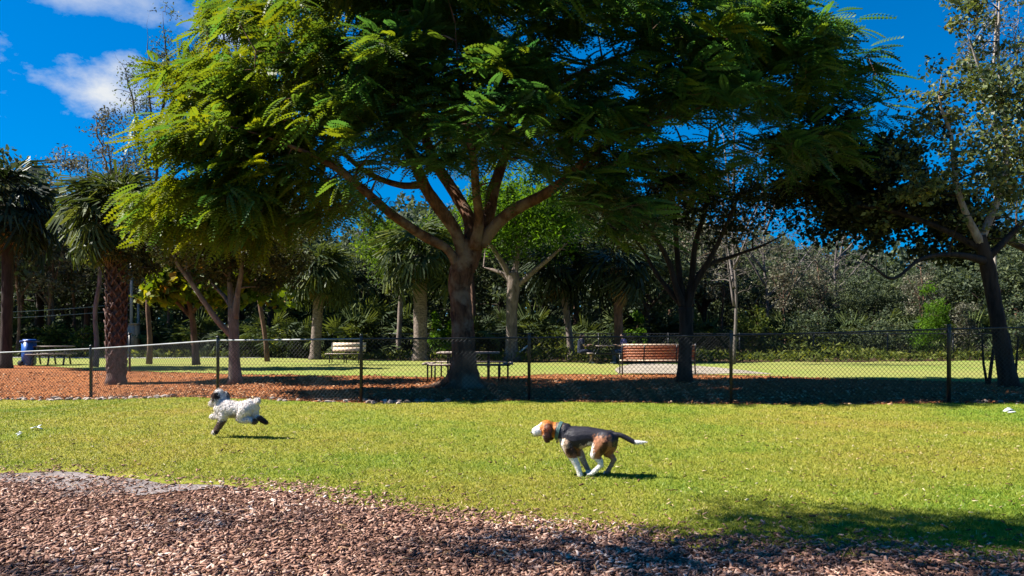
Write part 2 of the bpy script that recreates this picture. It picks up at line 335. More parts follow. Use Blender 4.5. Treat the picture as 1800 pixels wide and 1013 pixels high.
sheet('sand_patch', sx, lambda x: 23.0 + 0.3 * math.sin(x * 2), lambda x: 23.2 + 7.5 * math.sin(math.pi * (x - sx[0]) / (sx[-1] - sx[0])) ** 0.6, M['sand'], 0.022, 12)
sheet('footpath', np.linspace(-45, -11.2, 50), lambda x: far_back(x) + 0.3, lambda x: far_back(x) + 1.5, M['concrete'], 0.012, 3)

xd = np.linspace(-6.5, -1.8, 60)
sheet('dust_patch', xd, lambda x: near_edge(x) - (0.80 + .25 * math.sin(x * 3)) * min(1, (-1.7 - x) / 1.2) , lambda x: near_edge(x) + .04, M['dust'], 0.006, 8)
# grass blades
def blades(n, xl, yl, hmin, hmax, w0, name):
    Yb = rs.uniform(0, 1, n); a = 4.0; Yb = a * (yl / a) ** Yb
    Xb = rs.uniform(-1, 1, n) * (0.73 * Yb + 1.2)
    ok = (Yb > np.array([near_edge(x) for x in np.round(Xb, 2)]) - 0.10 + rs.normal(0, .07, n)) & (Yb < np.array([lawn_back(x) for x in np.round(Xb, 2)]) + rs.normal(0, .05, n))
    Xb, Yb = Xb[ok], Yb[ok]; n = len(Xb)
    h = rs.uniform(hmin, hmax, n); wd = w0 * (0.6 + 0.09 * Yb) * rs.uniform(.7, 1.3, n)
    az = rs.uniform(0, 2 * math.pi, n); le = rs.uniform(0.3, 1.5, n) * h; la = rs.uniform(0, 2 * math.pi, n)
    z = ground_z(Xb, Yb) + 0.004
    b = np.stack([Xb, Yb, z], -1); d = np.stack([np.cos(az) * wd, np.sin(az) * wd, 0 * wd], -1)
    tip = b + np.stack([np.cos(la) * le, np.sin(la) * le, h], -1)
    V = np.stack([b - d, b + d, tip], 1).reshape(-1, 3)
    r = np.clip(rs.normal(0.42, 0.2, n), 0, 1); r[rs.rand(n) < 0.035] = 1.0
    o = MB().add(V, t=np.arange(3 * n).reshape(-1, 3), r=np.repeat(r, 3)).build(name, M['grass'])
    return tag(o, 'short yellow green lawn grass between the mulch and the black fence', 'grass', kind='stuff')
blades(430000, 0, 17.5, 0.012, 0.034, 0.0042, 'grass')

def chips(n, Xc, Yc, lo, hi, name, mat, label, cat, zoff=0.004, thick=0.35, rr=None, wid=1.0):
    n = len(Xc); L_ = lo + (hi - lo) * rs.uniform(0, 1, n) ** 1.7; W_ = L_ * rs.uniform(0.12, 0.5, n) * wid; T_ = W_ * thick
    az = rs.uniform(0, 2 * math.pi, n); pit = rs.normal(0, 0.28, n); rol = rs.normal(0, 0.5, n)
    base = np.array([[-.5, -.5, 0], [-.5, .5, .1], [-.42, 0, 1], [.5, -.4, 0.1], [.45, .5, 0], [.38, 0.05, .9]])
    P = base[None] * np.stack([L_, W_, T_ + 0.004], -1)[:, None]
    cr, sr = np.cos(rol)[:, None], np.sin(rol)[:, None]; y, z = P[..., 1] * cr - P[..., 2] * sr, P[..., 1] * sr + P[..., 2] * cr
    cp, sp = np.cos(pit)[:, None], np.sin(pit)[:, None]; x, z = P[..., 0] * cp - z * sp, P[..., 0] * sp + z * cp
    ca, sa = np.cos(az)[:, None], np.sin(az)[:, None]; x, y = x * ca - y * sa, x * sa + y * ca
    z = z - z.min(1, keepdims=True) * 0.8 + (ground_z(Xc, Yc) + zoff + rs.uniform(0, .012, n))[:, None]
    V = np.stack([x + Xc[:, None], y + Yc[:, None], z], -1).reshape(-1, 3); k = np.arange(n)[:, None] * 6
    q = np.concatenate([k + np.array([[0, 3, 5, 2]]), k + np.array([[1, 2, 5, 4]]), k + np.array([[0, 1, 4, 3]])])
    t = np.concatenate([k + np.array([[0, 2, 1]]), k + np.array([[3, 4, 5]])])
    r = rs.uniform(0, 1, n) ** 0.9 if rr is None else rr
    o = MB().add(V, q, t, r=np.repeat(r, 6)).build(name, mat); return tag(o, label, cat, kind='stuff')
n = 120000
Yc = 3.3 * (8.0 / 3.3) ** rs.uniform(0, 1, n); Xc = rs.uniform(-1, 1, n) * (0.72 * Yc + 0.6)
ne = np.array([near_edge(x) for x in np.round(Xc, 2)])
ok = Yc < ne + np.abs(rs.normal(0, 0.10, n)) * np.where(rs.rand(n) < .25, 3.0, 0.8)
dust = rs.rand(n) < .80 * sstep(-1.7, -2.7, Xc) * sstep(1.05, .35, (ne - Yc) + .16 * np.sin(Xc * 5) + .12 * np.sin(Xc * 11 + 2) + rs.normal(0, .10, n))
ok &= ~dust
chips(0, Xc[ok], Yc[ok], 0.009, 0.052, 'bark_mulch', M['chips'], 'loose brown and pinkish bark mulch covering the foreground', 'mulch', rr=np.clip(rs.uniform(0, 1, ok.sum()) * .95 + .09 * np.sin(Xc[ok] * 2.3 + np.sin(Yc[ok] * 3)) - .02, 0, 1))
n = 2200
Yc = 3.4 * (7.5 / 3.4) ** rs.uniform(0, 1, n); Xc = rs.uniform(-1, 1, n) * (0.72 * Yc + 0.6); ok = Yc < np.array([near_edge(x) for x in np.round(Xc, 2)]) + .1
chips(0, Xc[ok], Yc[ok], 0.02, 0.075, 'twigs_and_leaves', M['debris'], 'longer bark shreds, twigs and dry leaves lying loose on the mulch', 'debris', 0.004, .25, wid=.45)
n = 30000
Yc = 13.0 * (24.0 / 13.0) ** rs.uniform(0, 1, n); Xc = rs.uniform(-1, 1, n) * (0.72 * Yc + 1)
lb = np.array([lawn_back(x) for x in np.round(Xc, 2)]); bb = np.array([bed_back(x) for x in np.round(Xc, 2)])
ok = (Yc > lb - 0.1) & (Yc < bb)
chips(0, Xc[ok], Yc[ok], 0.03, 0.10, 'orange_mulch', M['bed_chips'], 'orange brown mulch under the trees behind the black fence', 'mulch')
# dead leaves on the lawn
n = 3600
Yc = 4.4 * (14.0 / 4.4) ** (rs.uniform(0, 1, n) ** 1.0); Xc = rs.uniform(-1, 1, n) * (0.72 * Yc + 0.5)
dens = np.clip(1.0 - (Yc - 4.4) / 9.0, 0.12, 1)
ok = (rs.rand(n) < dens) & (Yc > np.array([near_edge(x) for x in np.round(Xc, 2)])) & (Yc < np.array([lawn_back(x) for x in np.round(Xc, 2)]) - .2)
chips(0, Xc[ok], Yc[ok], 0.018, 0.045, 'fallen_leaves', M['dead_leaf'], 'small dead brown and straw leaves strewn over the lawn', 'leaves', 0.018, 0.2)

# ------------------------------------------------------------------ leaf clouds and trees
def cloud_leaves(mb, C, size, aspect=0.5, up=0.3, r=None):
    n = len(C); nn = rs.normal(0, 1, (n, 3)); nn[:, 2] += up * 2; nn /= np.linalg.norm(nn, axis=1, keepdims=True)
    t = np.cross(nn, rs.normal(0, 1, (n, 3))); t /= np.linalg.norm(t, axis=1, keepdims=True) + 1e-9; b = np.cross(nn, t)
    s = (size * rs.uniform(.65, 1.3, n))[:, None]
    V = np.stack([C - t * s * .5, C + b * s * aspect * .5 - t * s * .05 + nn * s * .06, C + t * s * .5, C - b * s * aspect * .5 - t * s * .05 + nn * s * .06], 1).reshape(-1, 3)
    k = np.arange(n)[:, None] * 4 + np.array([[0, 1, 2, 3]])
    mb.add(V, k, r=np.repeat(rs.uniform(0, 1, n) if r is None else r, 4)); return mb
def clump_leaves(mb, centres, rc, per, size, aspect=0.5, up=0.3, squash=0.7, tone=0.25):
    for c in centres:
        n = int(per * rs.uniform(.7, 1.3)); d = rs.normal(0, 1, (n, 3)); d /= np.linalg.norm(d, axis=1, keepdims=True)
        rad = rc * rs.uniform(.7, 1.25) * rs.uniform(0, 1, n) ** 0.45
        C = c + d * rad[:, None] * np.array([1, 1, squash])
        base = rs.uniform(0.15, 0.75)
        cloud_leaves(mb, C, size, aspect, up, r=np.clip(base + rs.normal(0, tone, n), 0, 1))
    return mb
def in_ellipsoid(n, c, r, shell=0.5, zmin=-1.0):
    out = []
    while len(out) < n:
        d = rs.normal(0, 1, 3); d /= np.linalg.norm(d)
        if d[2] < zmin: continue
        out.append(np.asarray(c) + d * np.asarray(r) * rs.uniform(0, 1) ** shell)
    return np.array(out)
def grow(paths, tips, rmin=0.012, sag=0.12, k=5, seg=5, rfac=0.55, maxr=0.06):
    """thin branches that run from the limbs (or earlier branches) to every tip"""
    P = np.concatenate([p[:, :3] for p in paths]); Rr = np.concatenate([p[:, 3] for p in paths])
    mb = MB()
    order = np.argsort([np.min(np.linalg.norm(P - c, axis=1)) for c in tips])
    for j in order:
        c = tips[j]; d = np.linalg.norm(P - c, axis=1) + 0.6 * np.maximum(0, P[:, 2] - c[2]) - Rr * 2
        a = int(np.argmin(d)); p0 = P[a]; Ln = np.linalg.norm(c - p0)
        if Ln < 0.05: continue
        m = (p0 + c) / 2 + np.array([rs.normal(0, .08) * Ln, rs.normal(0, .08) * Ln, sag * Ln * rs.uniform(.2, 1.2)])
        t = np.linspace(0, 1, seg)[:, None]; pts = (1 - t) ** 2 * p0 + 2 * t * (1 - t) * m + t * t * c
        r0 = min(Rr[a] * rfac, maxr, 0.02 + 0.02 * Ln); r0 = max(r0, rmin)
        rad = np.linspace(r0, rmin * .6, seg)
        tube(mb, pts, rad, k, cap=False)
        P = np.vstack([P, pts[1:]]); Rr = np.concatenate([Rr, rad[1:]])
    return mb
def wpath(pts, n=5):
    """rows (px, py, depth, radius in photo px) -> world rows with radius"""
    W = [np.append(at(p[0], p[1], p[2]), p[3] / F * p[2]) for p in pts]
    return smooth_path(W, n)
def trunk_part(path, root_loc, mat, parent, name, k=10, jitter=0.06, flare=0.0):
    mb = MB(); rad = path[:, 3].copy()
    if name == 'limb': rad *= np.interp(np.linspace(0, 1, len(rad)), [0, .7, 1], [1, .9, .15])
    if flare:
        z = path[:, 2] - path[0, 2]; rad *= 1 + flare * np.exp(-z / 0.25)
    tube(mb, path[:, :3], rad, k, jitter=jitter); return mb.build(name, mat, parent, root_loc, smooth=True)

def leafy_tree(name, label, base, paths, centres, rc, per, size, bark, leaf, group=None, aspect=0.5, up=0.3, squash=0.7, k=8, cat='tree', flare=0.3, maxr=0.05, rmin=0.01, tone=0.25):
    t = empty(name, base, label, cat, group)
    for i, p in enumerate(paths): trunk_part(p, base, bark, t, 'trunk' if i == 0 else 'limb', k if i else k + 4, flare=flare if i == 0 else 0)
    if len(centres):
        o = grow(paths, centres, rmin=rmin, maxr=maxr).build('branches', bark, t, base, smooth=True); o['kind'] = 'stuff'
        clump_leaves(MB(), centres, rc, per, size, aspect, up, squash, tone).build('crown', leaf, t, base)
    return t
def copy_tree(src, loc, rz=0.0, s=1.0, label=None, group=None):
    c = src.copy(); col.objects.link(c); c.location = tuple(float(v) for v in loc); c.rotation_euler = (0, 0, rz); c.scale = (s, s, s) if np.ndim(s) == 0 else s
    if label: c['label'] = label
    if group: c['group'] = group
    for ch in src.children:
        d = ch.copy(); col.objects.link(d); d.parent = c
        for g in ch.children:
            e = g.copy(); col.objects.link(e); e.parent = d
    return c
def inpoly_tips(n, upper, lower, yfun, gap=None):
    """tips spread through the volume whose outline is given by upper and lower edge rows"""
    U = np.array(upper, float); Lw = np.array(lower, float); out = []
    while len(out) < n:
        px = rs.uniform(U[0, 0], U[-1, 0]); a = np.interp(px, U[:, 0], U[:, 1]); b = np.interp(px, Lw[:, 0], Lw[:, 1])
        if rs.rand() > (b - a) / 420.0: continue
        py = a + (b - a) * rs.rand()
        if gap and gap(px, py): continue
        out.append((px, py, yfun(px, py)))
    return out

# ---------------- the big feathery tree
def royal():
    Y0 = 17.4; base = onground(815, 682); base[1] = Y0; base[0] = (815 - PX0) / F * Y0
    t = empty('shade_tree', base, 'large spreading tree with feathery leaves and reddish forked trunk, behind the middle of the fence', 'tree')
    trunk = wpath([(818, 684, 17.4, 29), (816, 650, 17.4, 23), (814, 600, 17.4, 20.5), (811, 550, 17.4, 19), (808, 510, 17.4, 19), (812, 478, 17.4, 22), (822, 450, 17.4, 23), (832, 425, 17.4, 19)])
    limbs = [
        [(803, 468, 17.3, 9), (786, 438, 17.1, 8), (745, 415, 16.8, 9), (690, 378, 16.3, 8.5), (640, 335, 15.8, 8), (590, 295, 15.4, 7), (530, 265, 15.0, 5), (450, 235, 14.8, 4), (370, 215, 14.6, 2.5)],
        [(816, 455, 17.3, 12), (802, 410, 17.2, 11), (775, 370, 17.0, 12), (748, 330, 16.8, 11), (722, 270, 16.6, 10), (700, 210, 16.4, 9), (668, 150, 16.2, 8), (610, 110, 16.0, 6), (540, 96, 15.7, 5), (450, 90, 15.3, 3)],
        [(826, 440, 17.4, 15), (826, 390, 17.6, 12), (800, 340, 17.9, 11), (768, 290, 18.1, 10), (745, 230, 18.3, 8), (742, 150, 18.5, 7), (760, 60, 18.6, 5), (770, -40, 18.6, 3)],
        [(838, 430, 17.5, 12), (858, 380, 17.7, 12), (868, 330, 17.9, 11), (885, 280, 18.2, 9), (900, 210, 18.6, 8), (935, 140, 19.0, 6), (980, 60, 19.3, 4), (1010, -20, 19.4, 3)],
        [(834, 435, 17.2, 12), (842, 390, 16.9, 9), (836, 330, 16.5, 8), (832, 280, 16.2, 7), (815, 200, 15.7, 6), (805, 120, 15.2, 5), (800, 40, 14.9, 3)],
        [(845, 430, 17.3, 12), (872, 395, 17.1, 11), (905, 368, 16.9, 11), (955, 343, 16.6, 10), (1005, 306, 16.4, 9), (1040, 270, 16.2, 8), (1100, 235, 16.1, 6), (1180, 205, 16.0, 5), (1280, 175, 16.0, 4), (1400, 150, 16.0, 2.5)],
        [(980, 325, 16.5, 7), (1030, 300, 17.0, 6), (1090, 285, 17.6, 5), (1180, 262, 18.4, 4), (1290, 240, 19.0, 3)],
        [(745, 325, 16.8, 7), (700, 325, 17.2, 6), (640, 300, 17.8, 5), (570, 240, 18.4, 4), (480, 180, 19.0, 3)],
        [(905, 200, 18.6, 6), (960, 160, 18.0, 5), (1060, 110, 17.4, 4), (1180, 70, 17.0, 3), (1300, 50, 16.8, 2)],
        [(690, 205, 16.4, 6), (640, 175, 16.6, 5), (560, 150, 17.0, 4), (430, 140, 17.4, 3)],
    ]
    LP = [wpath(l) for l in limbs]
    trunk_part(trunk, base, M['bark_royal'], t, 'trunk', 18, 0.07, flare=0.25)
    for l in LP: trunk_part(l, base, M['bark_royal'], t, 'limb', 9, 0.05)
    mb = MB()
    for a, ln in ((2.9, 1.1), (3.9, .7), (5.0, .6), (0.3, .9), (-.6, .7), (1.6, .6)):     # surface roots
        d = np.array([math.cos(a), math.sin(a), 0]); p = base + np.array([0, 0, 0.0])
        pts = [p + d * s * ln + np.array([0, 0, z]) for s, z in ((.2, .35), (.38, .14), (.65, .04), (1.0, -.03))]
        tube(mb, smooth_path(pts, 4), np.linspace(.15, .04, 13), 7, jitter=.08)
    o = mb.build('roots', M['bark_royal'], t, base, smooth=True); o['kind'] = 'stuff'
    upper = [(258, 300), (280, 245), (312, 160), (355, 90), (400, 20), (480, -70), (620, -150), (900, -190), (1150, -140), (1290, -50), (1390, 5), (1450, 45), (1500, 85), (1525, 130)]
    lower = [(258, 345), (280, 380), (335, 405), (420, 415), (500, 400), (560, 365), (600, 345), (650, 330), (720, 300), (800, 305), (900, 310), (980, 330), (1030, 345), (1090, 400), (1170, 390), (1230, 310), (1330, 270), (1400, 330), (1460, 300), (1525, 200)]
    def yf(px, py):
        h = math.sqrt(max(0.05, 1 - ((px - 900) / 720) ** 2)); b = 1 - min(1, max(0, (py + 150) / 550)) * 0.35
        if px < 560 and py > 180: return rs.uniform(14.6, 17.2)
        return 17.6 + rs.uniform(-1, 1) * 3.4 * h
    def gap(px, py):
        for gx_, gy_, ga, gb, pr in ((1010, 60, 70, 45, .8), (890, 310, 60, 40, .8), (830, 310, 30, 50, .7), (640, 290, 80, 28, .75), (1250, 225, 80, 45, .85), (1350, 290, 60, 40, .8), (1100, 180, 40, 25, .6), (1420, 230, 40, 30, .7), (960, 95, 60, 60, .4), (1480, 190, 60, 50, .5)):
            if ((px - gx_) / ga) ** 2 + ((py - gy_) / gb) ** 2 < 1 and rs.rand() < pr: return True
        return False
    tips = inpoly_tips(510, upper, lower, yf, gap)
    T = []
    for q in tips:          # each tip becomes a flat tier of sprays
        c = at(*q); rr = rs.uniform(.45, 1.0); tl = rs.normal(0, .14, 2)
        for _ in range(rs.randint(4, 8)):
            a = rs.uniform(0, 6.283); d = rr * math.sqrt(rs.rand()); dx, dy = d * math.cos(a), d * math.sin(a)
            T.append(c + np.array([dx, dy, dx * tl[0] + dy * tl[1] - .22 * d * d + rs.normal(0, .07)]))
    T = np.array(T)
    o = grow(LP, T, rmin=0.007, sag=0.15, k=4, seg=4, maxr=0.04).build('branches', M['bark_royal'], t, base, smooth=True); o['kind'] = 'stuff'
    # one leaf: arched stalk with paired narrow leaflets
    tv = []; tq = []
    npair = 10
    for i in range(npair):
        x = 0.10 + 0.90 * i / (npair - 1); wdt = 0.17 * math.sin(math.pi * (0.14 + 0.80 * i / (npair - 1))) ** 0.6
        for s in (-1, 1):
            b = len(tv); z = -0.28 * x * x
            tv += [[x, 0, z], [x + .092, s * wdt * .5, z + .012], [x + .066, s * wdt, z - .03], [x - .034, s * wdt * .62, z - .002]]
            tq.append([b, b + 1, b + 2, b + 3] if s > 0 else [b, b + 3, b + 2, b + 1])
    b = len(tv); tv += [[0, -.006, 0], [0, .006, 0], [1, .003, -.28], [1, -.003, -.28]]; tq.append([b, b + 3, b + 2, b + 1])
    tv = np.array(tv); tq = np.array(tq)
    mb = MB(); per = 8
    C = np.repeat(T, per, 0); n = len(C)
    outw = (C - np.array([base[0], base[1], 5.0])) * np.array([1, 1, .2]); outw /= np.linalg.norm(outw, axis=1, keepdims=True)
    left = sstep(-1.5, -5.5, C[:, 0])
    # neighbouring leaves of one spray fan out in nearly the same plane
    az = np.arctan2(outw[:, 1], outw[:, 0]) + np.tile(np.linspace(-1.35, 1.35, per), len(T)) + rs.normal(0, .25, n) + np.repeat(rs.normal(0, .9, len(T)), per)
    pit = np.repeat(rs.normal(-0.05, .25, len(T)), per) + rs.normal(0, .18, n) - 0.40 * left
    rol = np.repeat(rs.normal(0, .3, len(T)), per) + rs.normal(0, .22, n) + 0.25 * left
    sc_ = rs.uniform(.42, .74, n)
    X_ = np.stack([np.cos(az) * np.cos(pit), np.sin(az) * np.cos(pit), np.sin(pit)], -1)
    Yv = np.stack([-np.sin(az), np.cos(az), 0 * az], -1); Z_ = np.cross(X_, Yv)
    Y2 = Yv * np.cos(rol)[:, None] + Z_ * np.sin(rol)[:, None]; Z2 = -Yv * np.sin(rol)[:, None] + Z_ * np.cos(rol)[:, None]
    C = C + rs.normal(0, .10, (n, 3))
    V = C[:, None] + sc_[:, None, None] * (tv[None, :, :1] * X_[:, None] + tv[None, :, 1:2] * Y2[:, None] + tv[None, :, 2:] * Z2[:, None])
    nv = len(tv); q = (np.arange(n)[:, None, None] * nv + tq[None]).reshape(-1, 4)
    tone = np.repeat(rs.normal(0, .10, len(T)), per) + rs.normal(0.33, .12, n) + 0.32 * left  # left crown toned yellower: sun shining through the leaves is coloured in
    young = np.repeat(rs.rand(len(T)) < 0.012, per); tone = np.where(young, 1.0, np.minimum(tone, .84))
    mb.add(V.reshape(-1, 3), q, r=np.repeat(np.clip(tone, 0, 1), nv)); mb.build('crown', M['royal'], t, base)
royal()

# ---------------- fan palms
def fan_template(nseg=20, droop=0.5, span=2.0):
    tv = []; tq = []
    for i in range(nseg):
        a = -span + 2 * span * i / (nseg - 1); da = span / nseg * 0.85
        for r0, r1, w0, w1 in ((0.04, .52, .25, 1.0), (.52, 1.0, 1.0, .10)):
            b = len(tv)
            for rr, ww in ((r0, w0), (r1, w1)):
                for s in (-1, 1):
                    aa = a + s * da * ww * min(1, .62 / max(rr, .3)); z = -droop * rr ** 2.6 - 0.15 * abs(math.sin(a)) * rr + (0.03 if i % 2 else 0)
                    tv.append([rr * math.cos(aa) * (1.0 + .18 * math.cos(a)), rr * math.sin(aa), z])
            tq.append([b, b + 1, b + 3, b + 2])
    return np.array(tv), np.array(tq)
def put(mb, tv, tq, C, az, pit, s, r=0.5, rol=0.0):
    x = np.array([math.cos(az) * math.cos(pit), math.sin(az) * math.cos(pit), math.sin(pit)]); y = np.array([-math.sin(az), math.cos(az), 0]); z = np.cross(x, y)
    y, z = y * math.cos(rol) + z * math.sin(rol), -y * math.sin(rol) + z * math.cos(rol)
    mb.add(C + s * (tv[:, :1] * x + tv[:, 1:2] * y + tv[:, 2:] * z), tq, r=r)
FT = [fan_template(20, d) for d in (.4, .7, 1.0)]
def palm(name, label, px, pb, Y, top_py, rpx, fan=0.95, pet=1.0, n=34, leafmat='palm_leaf', barkmat='palm_bark', lean=0.0, boots=False, dead=0, group=None, crown_n_down=0.5):
    x = (px - PX0) / F * Y; base = np.array([x, Y, float(ground_z(x, Y))]); topz = HC + (HY - top_py) / F * Y; r = rpx / F * Y
    t = empty(name, base, label, 'palm tree', group)
    zz = np.linspace(base[2] - .05, topz, 26); ph = rs.uniform(0, 6)
    path = np.stack([x + lean * np.clip((zz - base[2]) / (topz - base[2]), 0, 1) ** 1.5 + .03 * np.sin(zz * .9 + ph), np.full(26, Y) + .03 * np.cos(zz + ph), zz, r * (1 + .35 * np.exp(-(zz - base[2]) / .25) + (.04 * np.sin(zz * 14)))], -1)
    trunk_part(path, base, M[barkmat], t, 'trunk', 14, 0.03)
    top = path[-1, :3]
    if boots:
        mb = MB(); kk = 0
        zb = base[2] + 0.25
        while zb < topz - .1:
            ring = 7
            for j in range(ring):
                a = (j + (kk % 2) * .5) * 2 * math.pi / ring + rs.normal(0, .07); i = np.interp(zb, zz, path[:, 0]); age = (zb - base[2]) / (topz - base[2])
                o_ = np.array([math.cos(a), math.sin(a), 0]); tn = np.array([-math.sin(a), math.cos(a), 0]); c = np.array([i, Y, zb])
                out = .05 + .10 * age * rs.uniform(.5, 1.4); h = .26 * rs.uniform(.8, 1.2); wd = r * .52
                # split boot: two straps that join into a stub
                for s in (-1, 1):
                    p0 = c + o_ * r * .93 + tn * s * wd; p1 = c + o_ * (r + out * .45) + tn * s * wd * .35 + np.array([0, 0, h * .55]); p2 = c + o_ * (r + out) + np.array([0, 0, h])
                    tube(mb, [p0, p1, p2], [.036, .034, .022], 4, r=rs.rand())
            zb += .165; kk += 1
        o = mb.build('leaf_boots', M['boot'], t, base); o['kind'] = 'stuff'
    mp = MB(); ml = MB()
    for i in range(n):
        u = (i + .5) / n; az = i * 2.39996 + rs.normal(0, .2); pit = 1.35 - 2.0 * u ** 0.9 * (0.65 + crown_n_down * .7) + rs.normal(0, .12)
        L_ = pet * rs.uniform(.8, 1.15); d = np.array([math.cos(az) * math.cos(pit), math.sin(az) * math.cos(pit), math.sin(pit)])
        p0 = top + np.array([0, 0, rs.uniform(-.25, .15)]); p2 = p0 + d * L_ + np.array([0, 0, -.18 * L_ * L_ * math.cos(pit)]); p1 = (p0 + p2) / 2 + np.array([0, 0, .08 * L_])
        tube(mp, [p0, p1, p2], [.022, .016, .011], 4, cap=False, r=.8)
        tv, tq = FT[rs.randint(3)]; put(ml, tv + rs.normal(0, .03, tv.shape), tq, p2, az, pit - .35 * math.cos(pit) - rs.uniform(0, .25), fan * rs.uniform(.8, 1.15), np.clip(rs.normal(.5, .25), 0, 1), rs.normal(0, .35))
    o = mp.build('leaf_stalks', M[leafmat], t, base); o['kind'] = 'stuff'
    ml.build('crown', M[leafmat], t, base)
    if dead:
        md = MB()
        for i in range(dead):
            az = rs.uniform(0, 6.28); pit = -rs.uniform(1.0, 1.45); tv, tq = FT[2]
            p = top + np.array([math.cos(az) * (r + .1), math.sin(az) * (r + .1), -rs.uniform(.1, .9)])
            put(md, tv * np.array([1, .55, .6]), tq, p, az, pit, fan * rs.uniform(.7, 1.0), rs.rand(), rs.normal(0, .5))
        md.build('dead_fronds', M['palm_dead'], t, base)
    return t
palm('palm_tree', 'tall palm with criss-crossed leaf boots on its brown trunk, at the left behind the fence', 206, 665, 21.0, 378, 13.5, .68, 1.0, 84, boots=True, barkmat='boot', dead=12)
palm('palm_tree', 'pale-trunked palm left of the light slatted bench', 554, 632, 35.5, 480, 9, .85, 1.1, 52, lean=.25, dead=8)
palm('palm_tree', 'pale ridged palm trunk just left of the large spreading tree', 738, 634, 34.0, 450, 12, .9, 1.2, 52, 'palm_leaf', dead=6)
palm('palm_tree', 'palm with a skirt of dead tan fronds above the long red-brown bench', 1088, 640, 33.0, 470, 8, .95, .9, 30, 'palm_dark', 'bark_brown', dead=26)
palm('palm_tree', 'dark palm crown at the far left edge of the picture', 12, 648, 27.0, 362, 9, 1.0, 1.2, 52, 'palm_dark', 'bark_dark', dead=8)
palm('palm_tree', 'thin-trunked palm right of the trunk with the pale lower bark', 1003, 636, 35.0, 470, 6, 1.0, 1.0, 26, 'palm_dark', 'bark_grey', lean=-.5, dead=6)

# ---------------- nearer broad-leaved trees
def ctips(n, ell, shell=.5):
    out = []
    for (px, py, Y, rx, ry, rd) in ell:
        c = at(px, py, Y); out.append(in_ellipsoid(max(1, int(n * rx * ry / sum(e[3] * e[4] for e in ell))), c, (rx / F * Y, rd, ry / F * Y), shell))
    return np.concatenate(out)
# small forked tree between palm and third post, with pale stems
b = at(413, 672, 19.4); b[2] = 0
P = [wpath([(413, 674, 19.4, 11), (412, 630, 19.4, 9.5), (411, 590, 19.4, 9), (410, 560, 19.4, 9), (408, 540, 19.4, 7)]),
     wpath([(407, 590, 19.4, 6), (385, 567, 19.3, 5.5), (362, 535, 19.2, 4.8), (335, 495, 19.1, 4.4), (312, 462, 19.0, 4), (298, 420, 18.9, 4), (296, 380, 18.8, 3)]),
     wpath([(411, 560, 19.4, 8), (404, 500, 19.5, 5), (402, 440, 19.6, 4), (400, 380, 19.7, 3)]),
     wpath([(412, 560, 19.4, 8), (418, 515, 19.3, 5), (424, 480, 19.2, 4.5), (428, 440, 19.2, 4), (436, 390, 19.2, 3)]),
     wpath([(409, 545, 19.4, 5), (395, 522, 19.8, 4), (375, 500, 20.3, 3), (355, 470, 20.6, 2)]),
     wpath([(335, 495, 19.1, 4), (322, 440, 19.5, 3), (300, 400, 19.8, 2), (270, 360, 20.2, 1.5)])]
T = ctips(210, [(300, 400, 19.4, 70, 70, 1.4), (390, 430, 19.6, 90, 70, 1.6), (470, 440, 19.8, 70, 70, 1.4), (250, 440, 20.3, 40, 60, .8)])
leafy_tree('forked_tree', 'small forked tree with a pale left limb beside the white dog\'s fence post', b, P, T, .40, 110, .12, M['bark_grey'], M['olive_leaf'], k=7)
# yellow green round leaves behind it
b = at(300, 640, 26.5); b[2] = 0
P = [wpath([(345, 642, 26.5, 6), (342, 600, 26.5, 5.5), (338, 560, 26.5, 5), (330, 520, 26.5, 4)]), wpath([(338, 560, 26.5, 4), (300, 520, 26.3, 3), (270, 490, 26.0, 2)]), wpath([(338, 550, 26.5, 4), (370, 510, 26.8, 3), (400, 470, 27, 2)])]
b = np.array([P[0][0, 0], 26.5, 0])
T = ctips(70, [(290, 500, 26.3, 52, 44, 1.2), (350, 480, 26.6, 70, 60, 1.4), (440, 500, 26.8, 60, 60, 1.3)], .45)
leafy_tree('round_leaf_tree', 'low tree with large round yellowing leaves, left of the forked tree trunk', b, P, T, .55, 60, .26, M['bark_brown'], M['yellow_leaf'], aspect=.9, k=7)
# dark many-stemmed tree
b = at(1203, 672, 19.4); b[2] = 0
P = [wpath([(1203, 674, 19.4, 13), (1204, 630, 19.4, 12), (1206, 580, 19.4, 12), (1206, 540, 19.4, 13)])]
for pts in ([(1206, 545, 19.4, 8), (1190, 510, 19.3, 6), (1175, 460, 19.2, 5), (1150, 415, 19.0, 4), (1120, 375, 18.8, 3), (1090, 330, 18.6, 2)],
            [(1206, 545, 19.4, 8), (1196, 500, 19.5, 6), (1190, 440, 19.6, 5), (1186, 380, 19.7, 4), (1180, 310, 19.8, 3), (1176, 240, 19.9, 2)],
            [(1206, 545, 19.4, 8), (1216, 490, 19.4, 6), (1222, 430, 19.4, 5), (1240, 370, 19.4, 4), (1250, 310, 19.4, 3), (1262, 240, 19.4, 2)],
            [(1206, 545, 19.4, 8), (1222, 500, 19.2, 6), (1248, 455, 19.0, 5), (1275, 400, 18.9, 4), (1300, 340, 18.7, 3), (1325, 280, 18.6, 2)],
            [(1215, 510, 19.4, 6), (1240, 470, 19.8, 5), (1290, 450, 20.2, 3.5), (1345, 430, 20.6, 2.5), (1400, 400, 20.9, 2)],
            [(1206, 545, 19.4, 7), (1160, 490, 19.8, 4), (1130, 440, 20.2, 3), (1100, 400, 20.6, 2)]):
    P.append(wpath(pts))
T = ctips(170, [(1110, 370, 19.4, 70, 80, 1.8), (1190, 330, 19.4, 80, 70, 1.8), (1275, 370, 19.4, 90, 60, 1.8), (1380, 330, 20, 70, 70, 1.6)])
leafy_tree('dark_tree', 'dark-trunked tree with many rising stems in front of the long red-brown bench', b, P, T, .42, 60, .13, M['bark_dark'], M['black_leaf'], k=7)
